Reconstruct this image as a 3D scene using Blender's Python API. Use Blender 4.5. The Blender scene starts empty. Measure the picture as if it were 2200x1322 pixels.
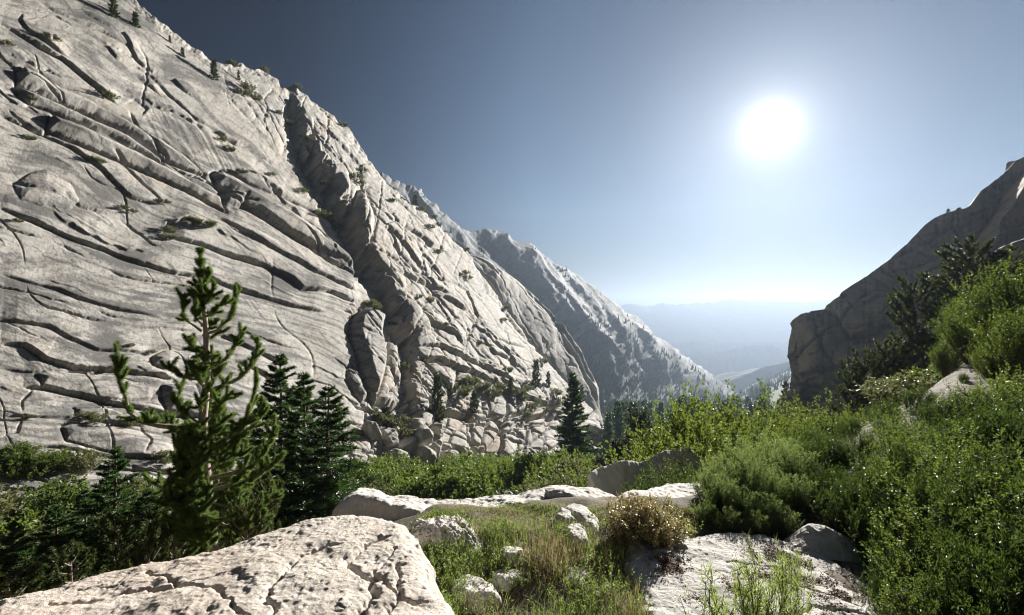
import bpy, math, random
import numpy as np
from mathutils import Vector, Matrix
random.seed(7); RNG = np.random.default_rng(11)
SKIP = set()
# ------------------------------------------------------------------ camera, sky, sun, exposure
sc = bpy.context.scene
C = sc.collection
cam_d = bpy.data.cameras.new('camera'); cam = bpy.data.objects.new('camera', cam_d); C.objects.link(cam)
cam.location = (0, 0, 0); cam.rotation_euler = (math.radians(90), 0, 0)
cam_d.sensor_width = 36; cam_d.lens = 36*1000/2200; cam_d.clip_start = 0.05; cam_d.clip_end = 40000
sc.camera = cam
SUN_V = Vector((0.555, 1.0, 0.386)).normalized()
SUN_EL = math.asin(SUN_V.z); SUN_AZ = math.atan2(SUN_V.x, SUN_V.y)
world = bpy.data.worlds.new("World"); sc.world = world; world.use_nodes = True
nt = world.node_tree; nt.nodes.clear()
def N(nt, typ, **kw):
    n = nt.nodes.new(typ)
    for k, v in kw.items():
        if k == 'inp':
            for a, b in v.items(): n.inputs[a].default_value = b
        else: setattr(n, k, v)
    return n
def math_n(nt, op, a, b=None, clamp=False):
    n = nt.nodes.new('ShaderNodeMath'); n.operation = op; n.use_clamp = clamp
    for i, x in enumerate((a, b)):
        if x is None: continue
        if isinstance(x, (int, float)): n.inputs[i].default_value = x
        else: nt.links.new(x, n.inputs[i])
    return n.outputs[0]
sky = N(nt, 'ShaderNodeTexSky', sky_type='NISHITA', sun_disc=False, sun_elevation=SUN_EL, sun_rotation=SUN_AZ,
        altitude=2600, air_density=1.0, dust_density=0.6, ozone_density=2.0)
tc = N(nt, 'ShaderNodeTexCoord')
dotn = N(nt, 'ShaderNodeVectorMath', operation='DOT_PRODUCT'); dotn.inputs[1].default_value = SUN_V
nrm = N(nt, 'ShaderNodeVectorMath', operation='NORMALIZE')
nt.links.new(tc.outputs['Generated'], nrm.inputs[0]); nt.links.new(nrm.outputs[0], dotn.inputs[0])
dp = math_n(nt, 'MAXIMUM', dotn.outputs['Value'], 0.0)
# clear high-mountain air: dark away from the sun, a bright aureole round it
SKY_S = 0.045
ramp = N(nt, 'ShaderNodeValToRGB'); cr = ramp.color_ramp
cr.elements[0].position = 0.0; cr.elements[0].color = (0.13, 0.115, 0.11, 1)
cr.elements[1].position = 1.0; cr.elements[1].color = (.45, .455, .44, 1)
for p, c in ((0.45, (.10, .105, .11)), (0.623, (.12, .12, .125)), (0.76, (.235, .24, .24)), (0.84, (.37, .36, .345)), (0.90, (.45, .45, .425)), (0.97, (.38, .385, .375))):
    e = cr.elements.new(p); e.color = (*c, 1)
nt.links.new(dp, ramp.inputs[0])
sepd = N(nt, 'ShaderNodeSeparateXYZ'); nt.links.new(nrm.outputs[0], sepd.inputs[0])
elv = N(nt, 'ShaderNodeMapRange'); elv.inputs[1].default_value = 0.0; elv.inputs[2].default_value = 0.20; elv.inputs[3].default_value = 0.22; elv.inputs[4].default_value = 1.0
nt.links.new(sepd.outputs[2], elv.inputs[0])
mul = N(nt, 'ShaderNodeMix', data_type='RGBA', blend_type='MULTIPLY'); mul.inputs[0].default_value = 1
nt.links.new(sky.outputs[0], mul.inputs[6]); nt.links.new(ramp.outputs[0], mul.inputs[7])
bg1 = N(nt, 'ShaderNodeBackground'); nt.links.new(math_n(nt, 'MULTIPLY', elv.outputs[0], SKY_S), bg1.inputs['Strength'])
nt.links.new(mul.outputs[2], bg1.inputs[0])
ang = math_n(nt, 'MULTIPLY', math_n(nt, 'ARCCOSINE', math_n(nt, 'MINIMUM', dp, 1.0)), 57.29578)
def glow(width, amp): return math_n(nt, 'MULTIPLY', math_n(nt, 'EXPONENT', math_n(nt, 'MULTIPLY', ang, -1.0/width)), amp)
gs = math_n(nt, 'ADD', glow(1.15, 1.0), glow(5.5, .16))
bg2 = N(nt, 'ShaderNodeBackground'); bg2.inputs[0].default_value = (1.0, 0.98, 0.95, 1)
nt.links.new(gs, bg2.inputs['Strength'])
ads = N(nt, 'ShaderNodeAddShader'); wo = N(nt, 'ShaderNodeOutputWorld')
nt.links.new(bg1.outputs[0], ads.inputs[0]); nt.links.new(bg2.outputs[0], ads.inputs[1]); nt.links.new(ads.outputs[0], wo.inputs[0])
sl = bpy.data.lights.new('sun', 'SUN'); sl.energy = 4.5; sl.angle = math.radians(0.5); sl.color = (1.0, 0.95, 0.87)
so = bpy.data.objects.new('sun', sl); C.objects.link(so); so.rotation_euler = SUN_V.to_track_quat('Z', 'Y').to_euler()
sc.view_settings.view_transform = 'Standard'; sc.view_settings.look = 'None'; sc.view_settings.gamma = 1
sc.view_settings.use_curve_mapping = False
sc.view_settings.exposure = 1.65
sc.cycles.filter_width = 1.15; sc.cycles.max_bounces = 6; sc.cycles.diffuse_bounces = 3; sc.cycles.transmission_bounces = 4; sc.cycles.volume_bounces = 1
sc.cycles.caustics_reflective = False; sc.cycles.caustics_refractive = False

# ------------------------------------------------------------------ mesh and noise helpers
def mesh_obj(name, V, faces, mats=(), parent=None, smooth=True, attrs=None, loc=None):
    """faces: list of (int array n x k, material index)"""
    me = bpy.data.meshes.new(name); V = np.ascontiguousarray(V, dtype=np.float32)
    me.vertices.add(len(V)); me.vertices.foreach_set('co', V.ravel())
    fl = [(np.asarray(f, dtype=np.int32), m) for f, m in faces if len(f)]
    lv = np.concatenate([f.ravel() for f, m in fl])
    lt = np.concatenate([np.full(len(f), f.shape[1], np.int32) for f, m in fl])
    mi = np.concatenate([np.full(len(f), m, np.int32) for f, m in fl])
    ls = np.concatenate([[0], np.cumsum(lt)[:-1]]).astype(np.int32)
    me.loops.add(len(lv)); me.loops.foreach_set('vertex_index', lv)
    me.polygons.add(len(lt)); me.polygons.foreach_set('loop_start', ls)
    me.polygons.foreach_set('material_index', mi)
    me.polygons.foreach_set('use_smooth', np.full(len(lt), smooth, bool))
    for m in mats: me.materials.append(m)
    if attrs:
        for k, a in attrs.items():
            at_ = me.attributes.new(k, 'FLOAT', 'POINT'); at_.data.foreach_set('value', np.ascontiguousarray(a, np.float32).ravel())
    me.update(calc_edges=True)
    o = bpy.data.objects.new(name, me); C.objects.link(o)
    if parent: o.parent = parent
    if loc is not None: o.location = loc
    return o
def grid_faces(nr, ncol, keep=None):
    i = np.arange(nr*ncol).reshape(nr, ncol)
    f = np.stack([i[:-1, :-1], i[1:, :-1], i[1:, 1:], i[:-1, 1:]], -1)
    if keep is not None: return f[keep]
    return f.reshape(-1, 4)
class MB:
    def __init__(s): s.v = []; s.f = []; s.n = 0
    def add(s, V, F, m=0):
        V = np.asarray(V, dtype=np.float64).reshape(-1, 3); F = np.asarray(F)
        s.v.append(V); s.f.append((F + s.n, m)); s.n += len(V)
    def tube(s, pts, rad, k=6, m=0):
        pts = np.asarray(pts, float); n = len(pts)
        rad = np.broadcast_to(np.asarray(rad, float), (n,))
        t = np.gradient(pts, axis=0); t /= np.linalg.norm(t, axis=1)[:, None] + 1e-9
        ref = np.array([1., 0, 0]) if abs(t[0][0]) < .8 else np.array([0, 1., 0])
        a = np.cross(t, ref); a /= np.linalg.norm(a, axis=1)[:, None] + 1e-9; b = np.cross(t, a)
        th = np.arange(k)*2*np.pi/k
        V = pts[:, None] + rad[:, None, None]*(np.cos(th)[None, :, None]*a[:, None] + np.sin(th)[None, :, None]*b[:, None])
        i = np.arange(n*k).reshape(n, k)
        F = np.stack([i[:-1], np.roll(i[:-1], -1, 1), np.roll(i[1:], -1, 1), i[1:]], -1).reshape(-1, 4)
        s.add(V, F, m)
    def build(s, name, mats, parent=None, smooth=True, loc=None):
        return mesh_obj(name, np.concatenate(s.v), s.f, mats, parent, smooth, None, loc)
def tag(o, label=None, cat=None, group=None, kind=None):
    if label: o['label'] = label
    if cat: o['category'] = cat
    if group: o['group'] = group
    if kind: o['kind'] = kind
    return o
def empty(name, loc, rz=0, s=1):
    o = bpy.data.objects.new(name, None); C.objects.link(o); o.location = loc; o.rotation_euler = (0, 0, rz)
    o.scale = (s, s, s); o.empty_display_size = .2
    return o
def copy_tree(o, parent=None):
    c = o.copy(); C.objects.link(c)
    if parent: c.parent = parent
    for ch in list(o.children): copy_tree(ch, c)
    return c
def at(u, v, Y): return ((u-1100)/1000*Y, Y, (661-v)/1000*Y)

GR3 = RNG.normal(size=(256, 3)); GR3 /= np.linalg.norm(GR3, axis=1)[:, None]
_a = RNG.random(256)*2*np.pi; GR2 = np.stack([np.cos(_a), np.sin(_a)], 1)*1.2
def _h(ix, iy, iz=0, seed=0):
    h = ix*374761393 + iy*668265263 + iz*2147483647 + seed*1274126177
    h = (h ^ (h >> 13))*1103515245 & 0x7fffffff
    return h ^ (h >> 15)
def noise2(x, y, seed=0):
    x, y = np.broadcast_arrays(np.asarray(x, float), np.asarray(y, float))
    fx = np.floor(x); fy = np.floor(y); ix = fx.astype(np.int64); iy = fy.astype(np.int64); x = x-fx; y = y-fy
    sx = x*x*x*(x*(x*6-15)+10); sy = y*y*y*(y*(y*6-15)+10)
    def g(a, b):
        k = GR2[_h(ix+a, iy+b, 0, seed) & 255]; return k[..., 0]*(x-a) + k[..., 1]*(y-b)
    return (g(0, 0)*(1-sx)+g(1, 0)*sx)*(1-sy) + (g(0, 1)*(1-sx)+g(1, 1)*sx)*sy
def fbm2(x, y, o=4, seed=0, gain=.5, ridged=False):
    r = 0; a = 1
    for k in range(o):
        n = noise2(x*2**k+k*17.3, y*2**k-k*9.1, seed+k*7)
        r = r + a*((.35-np.abs(n)) if ridged else n); a *= gain
    return r
def noise3(x, y, z, seed=0):
    fx = np.floor(x); fy = np.floor(y); fz = np.floor(z); ix = fx.astype(np.int64); iy = fy.astype(np.int64); iz = fz.astype(np.int64)
    x = x-fx; y = y-fy; z = z-fz
    sx = x*x*(3-2*x); sy = y*y*(3-2*y); sz = z*z*(3-2*z)
    r = 0
    for a in (0, 1):
        for b in (0, 1):
            for c in (0, 1):
                k = GR3[_h(ix+a, iy+b, iz+c, seed) & 255]
                w = (sx if a else 1-sx)*(sy if b else 1-sy)*(sz if c else 1-sz)
                r = r + w*(k[..., 0]*(x-a)+k[..., 1]*(y-b)+k[..., 2]*(z-c))
    return r*1.4
def fbm3(P, sc_, o=4, seed=0, gain=.5, ridged=False):
    r = 0; a = 1
    for k in range(o):
        f = sc_*2**k; n = noise3(P[..., 0]*f+k*5.1, P[..., 1]*f, P[..., 2]*f-k*3.7, seed+k)
        r = r + a*((.35-np.abs(n)) if ridged else n); a *= gain
    return r
def h01(i, seed=0): return (_h(i.astype(np.int64), i.astype(np.int64)*7+3, 5, seed) % 10007)/10007.
def voronoi(x, y, seed=0, jit=.9):
    fx = np.floor(x).astype(np.int64); fy = np.floor(y).astype(np.int64)
    f1 = np.full(x.shape, 9.); f2 = np.full(x.shape, 9.); cid = np.zeros(x.shape, np.int64); cx = np.zeros(x.shape); cy = np.zeros(x.shape)
    for a in (-1, 0, 1):
        for b in (-1, 0, 1):
            h = _h(fx+a, fy+b, 0, seed)
            px = fx+a+.5+((h & 1023)/1023.-.5)*jit; py = fy+b+.5+(((h >> 10) & 1023)/1023.-.5)*jit
            d = np.hypot(px-x, py-y); m = d < f1
            f2 = np.where(m, f1, np.minimum(f2, d)); cid = np.where(m, h, cid); cx = np.where(m, px, cx); cy = np.where(m, py, cy)
            f1 = np.where(m, d, f1)
    return f1, f2, cid, x-cx, y-cy
def sstep(x, a, b):
    t = np.clip((x-a)/(b-a), 0, 1); return t*t*(3-2*t)
def poly_dist(px, py, pts):
    """distance, side (cross<0: above a left-to-right line), arc position, nearest point"""
    pts = np.asarray(pts, float); best = np.full(px.shape, 1e9); side = np.zeros(px.shape); arc = np.zeros(px.shape); qx = np.zeros(px.shape); qy = np.zeros(px.shape); L = 0
    for (ax, ay), (bx, by) in zip(pts[:-1], pts[1:]):
        dx, dy = bx-ax, by-ay; l2 = dx*dx+dy*dy; l = math.sqrt(l2)
        t = np.clip(((px-ax)*dx+(py-ay)*dy)/l2, 0, 1); nx = ax+t*dx; ny = ay+t*dy
        d = np.hypot(px-nx, py-ny); c = dx*(py-ay)-dy*(px-ax); m = d < best
        best = np.where(m, d, best); side = np.where(m, c, side); arc = np.where(m, L+t*l, arc); qx = np.where(m, nx, qx); qy = np.where(m, ny, qy); L += l
    return best, side, arc, L, qx, qy
def in_poly(px, py, pts):
    r = np.zeros(px.shape, bool); n = len(pts)
    for i in range(n):
        x1, y1 = pts[i]; x2, y2 = pts[(i+1) % n]
        if y1 == y2: continue
        r ^= ((y1 > py) != (y2 > py)) & (px < (x2-x1)*(py-y1)/(y2-y1)+x1)
    return r
class Field:
    """relief drawn on a pixel-sized grid of a rock wall; D is in thousandths of the distance"""
    def __init__(s, u0, u1, v0, v1, st):
        s.us = np.arange(u0, u1, st); s.vs = np.arange(v0, v1, st); s.U, s.V = np.meshgrid(s.us, s.vs)
        s.D = np.zeros(s.U.shape); s.st = st; s.u0 = u0; s.v0 = v0
        s.wu = 9*noise2(s.U/60, s.V/60, 1)+4*noise2(s.U/19, s.V/19, 2)+1.5*noise2(s.U/7, s.V/7, 3)
        s.wv = 9*noise2(s.U/60, s.V/60, 4)+4*noise2(s.U/19, s.V/19, 5)+1.5*noise2(s.U/7, s.V/7, 6)
    def sl(s, pts, R):
        p = np.asarray(pts); a = lambda x, o, n: int(np.clip((x-o)/s.st, 0, n))
        return (slice(a(p[:, 1].min()-R, s.v0, len(s.vs)), a(p[:, 1].max()+R, s.v0, len(s.vs))),
                slice(a(p[:, 0].min()-R, s.u0, len(s.us)), a(p[:, 0].max()+R, s.u0, len(s.us))))
    def ledge(s, pts, h, w=40, groove=.5, gw=4, taper=30, warp=.6):
        k = s.sl(pts, max(3.5*w, 30)); X = s.U[k]+s.wu[k]*warp; Y = s.V[k]+s.wv[k]*warp
        if X.size == 0: return
        d, c, a, L, _, _ = poly_dist(X, Y, pts)
        tp = np.clip(a/taper+.02, 0, 1)*np.clip((L-a)/taper+.02, 0, 1)
        tp = tp*(.85+.45*noise2(a/60., a*0+h, 8))
        up = np.where(c < 0, np.exp(-d/w)*sstep(d, -3, 3.5), 0)
        s.D[k] += h*tp*up - h*groove*tp*np.where(c < 0, np.exp(-(d/2.)**2), np.exp(-(d/gw)**2))
    def crack(s, pts, h=5, w=2.5, warp=.7):
        k = s.sl(pts, 6*w); X = s.U[k]+s.wu[k]*warp; Y = s.V[k]+s.wv[k]*warp
        if X.size == 0: return
        d, c, a, L, _, _ = poly_dist(X, Y, pts)
        s.D[k] -= h*np.exp(-(d/w)**2)*np.clip((L-a)/20+.1, 0, 1)*np.clip(a/20+.1, 0, 1)
    def slab(s, pts, h, w=18, groove=.35, tilt=(0, 0), warp=.28):
        k = s.sl(pts, 25); X = s.U[k]+s.wu[k]*warp; Y = s.V[k]+s.wv[k]*warp
        if X.size == 0: return
        pts = list(pts); d = poly_dist(X, Y, pts+[pts[0]])[0]; ins = in_poly(X, Y, pts)
        t = np.clip(d/w, 0, 1); cx, cy = np.mean(pts, 0)
        prof = t**.75*(h+tilt[0]*(X-cx)+tilt[1]*(Y-cy))
        s.D[k] += np.where(ins, prof, -groove*h*np.exp(-(d/6)**2))
def sc_pts(z, p, u0=0, v0=0): return [(u0+x/z, v0+y/z) for x, y in p]
exec_sections = True

# ------------------------------------------------------------------ materials
def new_mat(name):
    m = bpy.data.materials.new(name); m.use_nodes = True; nt = m.node_tree; nt.nodes.clear()
    return m, nt
def ramp_n(nt, fac, stops):
    r = nt.nodes.new('ShaderNodeValToRGB'); e = r.color_ramp.elements
    e[0].position = stops[0][0]; e[0].color = (*stops[0][1], 1); e[1].position = stops[-1][0]; e[1].color = (*stops[-1][1], 1)
    for p, c in stops[1:-1]: x = e.new(p); x.color = (*c, 1)
    if fac is not None: nt.links.new(fac, r.inputs[0])
    return r.outputs[0]
def mixc(nt, f, a, b, mode='MIX'):
    m = nt.nodes.new('ShaderNodeMix'); m.data_type = 'RGBA'; m.blend_type = mode
    for i, x in ((0, f), (6, a), (7, b)):
        if isinstance(x, (int, float)): m.inputs[i].default_value = x
        elif isinstance(x, tuple): m.inputs[i].default_value = (*x, 1)
        else: nt.links.new(x, m.inputs[i])
    return m.outputs[2]
def noise_n(nt, scale, detail=6, rough=.6, vec=None, dist=0):
    n = nt.nodes.new('ShaderNodeTexNoise'); n.inputs['Scale'].default_value = scale; n.inputs['Detail'].default_value = detail
    n.inputs['Roughness'].default_value = rough; n.inputs['Distortion'].default_value = dist
    if vec is None:
        t = nt.nodes.new('ShaderNodeTexCoord'); vec = t.outputs['Object']
    nt.links.new(vec, n.inputs['Vector']); return n.outputs['Fac']
def granite(name, light, mid, dark, s=1.0, bump=.05, speck=.0, attr=True, speck_scale=60, warm=(.40, .30, .22), warm_amt=.3):
    m, nt = new_mat(name); L = nt.links
    big = noise_n(nt, .05*s, 5, .6); med = noise_n(nt, .5*s, 8, .65); fine = noise_n(nt, 6*s, 8, .75)
    col = ramp_n(nt, med, [(.3, mid), (.62, light)])
    col = mixc(nt, ramp_n(nt, big, [(.45, (0, 0, 0)), (.7, (warm_amt,)*3)]), col, warm)
    col = mixc(nt, ramp_n(nt, fine, [(.36, (.75,)*3), (.5, (0, 0, 0))]), col, mid)
    if attr:
        a = N(nt, 'ShaderNodeAttribute', attribute_name='stain_shade')
        w_ = N(nt, 'ShaderNodeAttribute', attribute_name='warm'); col = mixc(nt, w_.outputs['Fac'], col, warm)
        col = mixc(nt, a.outputs['Fac'], col, dark)
    if speck:
        v = N(nt, 'ShaderNodeTexNoise'); v.inputs['Scale'].default_value = speck_scale; v.inputs['Detail'].default_value = 3
        v.inputs['Roughness'].default_value = .8
        t = nt.nodes.new('ShaderNodeTexCoord'); L.new(t.outputs['Object'], v.inputs['Vector'])
        col = mixc(nt, ramp_n(nt, v.outputs['Fac'], [(.30, (speck,)*3), (.42, (0, 0, 0)), (1, (0, 0, 0))]), col, dark)
        col = mixc(nt, ramp_n(nt, v.outputs['Fac'], [(0, (0, 0, 0)), (.58, (0, 0, 0)), (.72, (speck*.7,)*3)]), col, (.62, .60, .57))
    b = N(nt, 'ShaderNodeBsdfPrincipled'); L.new(col, b.inputs['Base Color']); b.inputs['Roughness'].default_value = .85
    b.inputs['Specular IOR Level'].default_value = .3
    bp = N(nt, 'ShaderNodeBump'); bp.inputs['Strength'].default_value = 1.0; bp.inputs['Distance'].default_value = bump
    hh = math_n(nt, 'ADD', noise_n(nt, 14*s, 8, .7), math_n(nt, 'MULTIPLY', fine, 1.5))
    L.new(hh, bp.inputs['Height']); L.new(bp.outputs[0], b.inputs['Normal'])
    o = N(nt, 'ShaderNodeOutputMaterial'); L.new(b.outputs[0], o.inputs[0])
    return m
def leaf_mat(name, c1, c2, trans=(.25, .38, .05), tf=.45, rough=.38, spec=.5, s=3.0):
    m, nt = new_mat(name); L = nt.links
    t = nt.nodes.new('ShaderNodeTexCoord'); g = nt.nodes.new('ShaderNodeNewGeometry')
    oi = nt.nodes.new('ShaderNodeObjectInfo')
    f = math_n(nt, 'ADD', math_n(nt, 'MULTIPLY', g.outputs['Random Per Island'], .5), math_n(nt, 'MULTIPLY', oi.outputs['Random'], .6))
    col = ramp_n(nt, f, [(0, c1), (1, c2)])
    p = N(nt, 'ShaderNodeBsdfPrincipled'); L.new(col, p.inputs['Base Color']); p.inputs['Roughness'].default_value = rough
    p.inputs['Specular IOR Level'].default_value = spec
    tr = N(nt, 'ShaderNodeBsdfTranslucent'); L.new(mixc(nt, .75, col, trans), tr.inputs[0])
    mx = N(nt, 'ShaderNodeMixShader'); mx.inputs[0].default_value = tf
    L.new(p.outputs[0], mx.inputs[1]); L.new(tr.outputs[0], mx.inputs[2])
    o = N(nt, 'ShaderNodeOutputMaterial'); L.new(mx.outputs[0], o.inputs[0])
    return m
def bark_mat(name, c1, c2, s=6):
    m, nt = new_mat(name); L = nt.links
    t = nt.nodes.new('ShaderNodeTexCoord'); mp = nt.nodes.new('ShaderNodeMapping'); mp.inputs['Scale'].default_value = (1, 1, .25)
    L.new(t.outputs['Object'], mp.inputs[0])
    n = noise_n(nt, s*3, 6, .7, mp.outputs[0]); col = ramp_n(nt, n, [(.3, c1), (.65, c2)])
    b = N(nt, 'ShaderNodeBsdfPrincipled'); L.new(col, b.inputs['Base Color']); b.inputs['Roughness'].default_value = .9
    bp = N(nt, 'ShaderNodeBump'); bp.inputs['Distance'].default_value = .03; L.new(n, bp.inputs['Height']); L.new(bp.outputs[0], b.inputs['Normal'])
    o = N(nt, 'ShaderNodeOutputMaterial'); L.new(b.outputs[0], o.inputs[0])
    return m
M_CLIFF = granite('cliff_granite', (.53, .505, .465), (.36, .345, .32), (.11, .108, .105), s=.35, bump=.09, warm_amt=.3, warm=(.47, .39, .31))
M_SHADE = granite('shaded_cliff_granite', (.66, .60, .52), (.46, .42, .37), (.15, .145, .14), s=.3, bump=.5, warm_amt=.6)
M_RIDGE = granite('ridge_rock', (.24, .25, .265), (.16, .17, .185), (.018, .032, .022), s=.08, bump=.3, warm_amt=.1)
M_ROCK = granite('near_granite', (.70, .67, .63), (.54, .51, .47), (.12, .11, .10), s=8, bump=.006, speck=.55, speck_scale=160, warm_amt=.25, warm=(.60, .53, .46))
M_PINK = granite('pink_granite', (.74, .68, .61), (.58, .51, .44), (.13, .10, .085), s=7, bump=.010, speck=.4, speck_scale=130, warm_amt=.6, warm=(.58, .42, .32))

# ------------------------------------------------------------------ terrain shape
_ty = [-400, 0, 10, 50, 116, 200, 600, 1500, 3000, 4200, 40000]; _tz = [-5, -6, -9, -22, -42, -60, -135, -285, -480, -520, -520]
def terrain(x, y):
    x = np.asarray(x, float); y = np.asarray(y, float)
    zv = np.interp(y, _ty, _tz)
    xr = np.interp(y, [0, 15, 30, 60, 120, 200, 1500, 3000, 8000], [2, 4, 10, 26, 64, 100, 720, 1500, 6000])
    wr = np.interp(y, [0, 200, 1500, 3000, 4000], [1, 1, 1.1, .3, 0])
    r = np.maximum(0, x-xr); zv = zv + wr*np.where(r < 40, .5*r, 20+.42*(r-40))
    far = sstep(y, 250, 700)
    zv = zv + (1-far)*(1.2*noise2(x/14, y/14, 31)+.45*noise2(x/4.3, y/4.3, 32)) + far*(18*noise2(x/260, y/260, 33)+6*noise2(x/80, y/80, 34))
    zn = -2.42+.10*np.maximum(0, x-3.6)-.02*y+.10*noise2(x/1.1, y/1.1, 35)+.035*noise2(x/.35, y/.35, 36)
    xs_ = [-8, -4, -2.6, -1, 1, 2, 4, 12, 30]
    edge = np.interp(x, xs_, [1.2, 2.4, 4.4, 5.8, 6.2, 5.8, 6.2, 12, 26]); wid = np.interp(x, xs_, [3.5, 3.5, 3.5, 3.5, 4, 7, 7, 6, 6])
    w = sstep(y, edge, edge+wid)
    back = sstep(-y, -1, 6)
    return zn*(1-w)+zv*w
def tz(x, y): return float(terrain(np.array([x]), np.array([y]))[0])
def build_ground():
    r = np.concatenate([1.2*np.exp(np.linspace(0, math.log(25/1.2), 420)), 25*np.exp(np.linspace(0.012, math.log(9500/25), 560))])
    th = np.radians(np.linspace(-100, 100, 900))
    R, T = np.meshgrid(r, th, indexing='ij'); X = R*np.sin(T); Y = R*np.cos(T)
    Z = terrain(X, Y)
    P = np.stack([X, Y, Z], -1)
    X2 = X.ravel(); ring = np.array([[0, 0, -2.45]])
    f = grid_faces(*X.shape)[:, ::-1]
    cen = len(r)*len(th); V = np.concatenate([P.reshape(-1, 3), ring])
    fan = np.stack([np.full(len(th)-1, cen), np.arange(len(th)-1)+1, np.arange(len(th)-1)], -1)
    m, nt = new_mat('valley_soil'); L = nt.links
    g = noise_n(nt, .9, 8, .7); g2 = noise_n(nt, 25, 6, .7)
    col = ramp_n(nt, g, [(.35, (.06, .055, .035)), (.5, (.12, .10, .065)), (.72, (.26, .22, .18))])
    col = mixc(nt, ramp_n(nt, g2, [(.35, (.8,)*3), (.55, (0, 0, 0))]), col, (.07, .05, .035))
    # far slopes: dark conifer wood and scrub between pale scree
    geo = nt.nodes.new('ShaderNodeTexCoord'); sx = nt.nodes.new('ShaderNodeSeparateXYZ'); L.new(geo.outputs['Object'], sx.inputs[0])
    farf = N(nt, 'ShaderNodeMapRange'); farf.inputs[1].default_value = 30; farf.inputs[2].default_value = 90; L.new(sx.outputs[1], farf.inputs[0])
    wd = ramp_n(nt, noise_n(nt, .012, 8, .65), [(.45, (.035, .05, .028)), (.6, (.06, .08, .045)), (.68, (.24, .23, .2))])
    col = mixc(nt, farf.outputs[0], col, wd)
    flr = N(nt, 'ShaderNodeMapRange'); flr.inputs[1].default_value = 2300; flr.inputs[2].default_value = 2900; L.new(sx.outputs[1], flr.inputs[0])
    col = mixc(nt, flr.outputs[0], col, (.55, .51, .45))
    b = N(nt, 'ShaderNodeBsdfPrincipled'); L.new(col, b.inputs['Base Color']); b.inputs['Roughness'].default_value = .95
    bp = N(nt, 'ShaderNodeBump'); bp.inputs['Distance'].default_value = .02; L.new(g2, bp.inputs['Height']); L.new(bp.outputs[0], b.inputs['Normal'])
    o = N(nt, 'ShaderNodeOutputMaterial'); L.new(b.outputs[0], o.inputs[0])
    tag(mesh_obj('ground', V, [(f, 0), (fan, 0)], [m]), kind='structure')
build_ground()

# ------------------------------------------------------------------ rock walls
def wall_pos(F, Yf, nh, sky, k_back=2.5, rough=(0, 0)):
    """grid points of a wall: on the plane, pushed along the slope normal; past the skyline the rock rolls away backwards"""
    U, V = F.U, F.V
    d, c, a, L, qx, qy = poly_dist(U, V, sky)
    out = c < 0
    uu = np.where(out, qx, U); vv = np.where(out, qy, V)
    Y = Yf(uu, vv)
    P = np.stack([(uu-1100)/1000*Y, Y, (661-vv)/1000*Y], -1)
    return P, out, np.where(out, d, 0), Y, d
SIN, COS = math.sin(math.radians(50)), math.cos(math.radians(50))
NH = np.array([.954, -.3, 0]); NRM = np.array([.954*SIN, -.3*SIN, COS])
def Y_main(u, v):
    a = (u-1100)/1000; b = (661-v)/1000
    s1 = (.954*a-.3)*SIN+COS*b; s2 = (.954*a-.3)*.423+.906*b
    y1 = -60/np.minimum(s1, -.10); y2 = np.where(s2 < -.05, -41.3/np.minimum(s2, -.05), 1e4)
    # gentler apron at the foot on the left
    y2 = y2*(1+sstep(u, 520, 900)*.5)
    k = 6.0
    return -k*np.log(np.exp(-(y1-60)/k)+np.exp(-(y2-60)/k)+1e-300)+60
SKY_MAIN = [(-330, -420), (0, -170), (200, -60), (290, 0), (330, 38), (352, 52), (400, 92), (432, 112), (455, 132), (500, 140), (516, 134), (545, 150), (560, 146), (596, 172), (606, 190),
            (625, 184), (660, 212), (700, 243), (735, 272), (742, 270), (762, 300), (790, 345), (820, 385), (860, 420), (895, 447), (925, 470), (955, 500), (985, 530), (1004, 540), (1018, 564),
            (1040, 600), (1064, 632), (1100, 688), (1136, 738), (1170, 775), (1200, 806), (1240, 848), (1272, 880), (1290, 908), (1300, 960), (1306, 1130)]
def rbf(pts, vals, X, Y, sm=1e-6):
    p = np.asarray(pts, float)/300.; v = np.asarray(vals, float); n = len(p)
    def ph(r2): return .5*r2*np.log(r2+1e-12)
    A = np.zeros((n+3, n+3)); r2 = ((p[:, None]-p[None])**2).sum(-1); A[:n, :n] = ph(r2)+np.eye(n)*sm
    A[:n, n] = 1; A[:n, n+1:] = p; A[n, :n] = 1; A[n+1:, :n] = p.T
    w = np.linalg.solve(A, np.concatenate([v, [0, 0, 0]]))
    x = X/300.; y = Y/300.; r = w[n]+w[n+1]*x+w[n+2]*y
    for i in range(n): r = r+w[i]*ph((x-p[i, 0])**2+(y-p[i, 1])**2)
    return r
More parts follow.
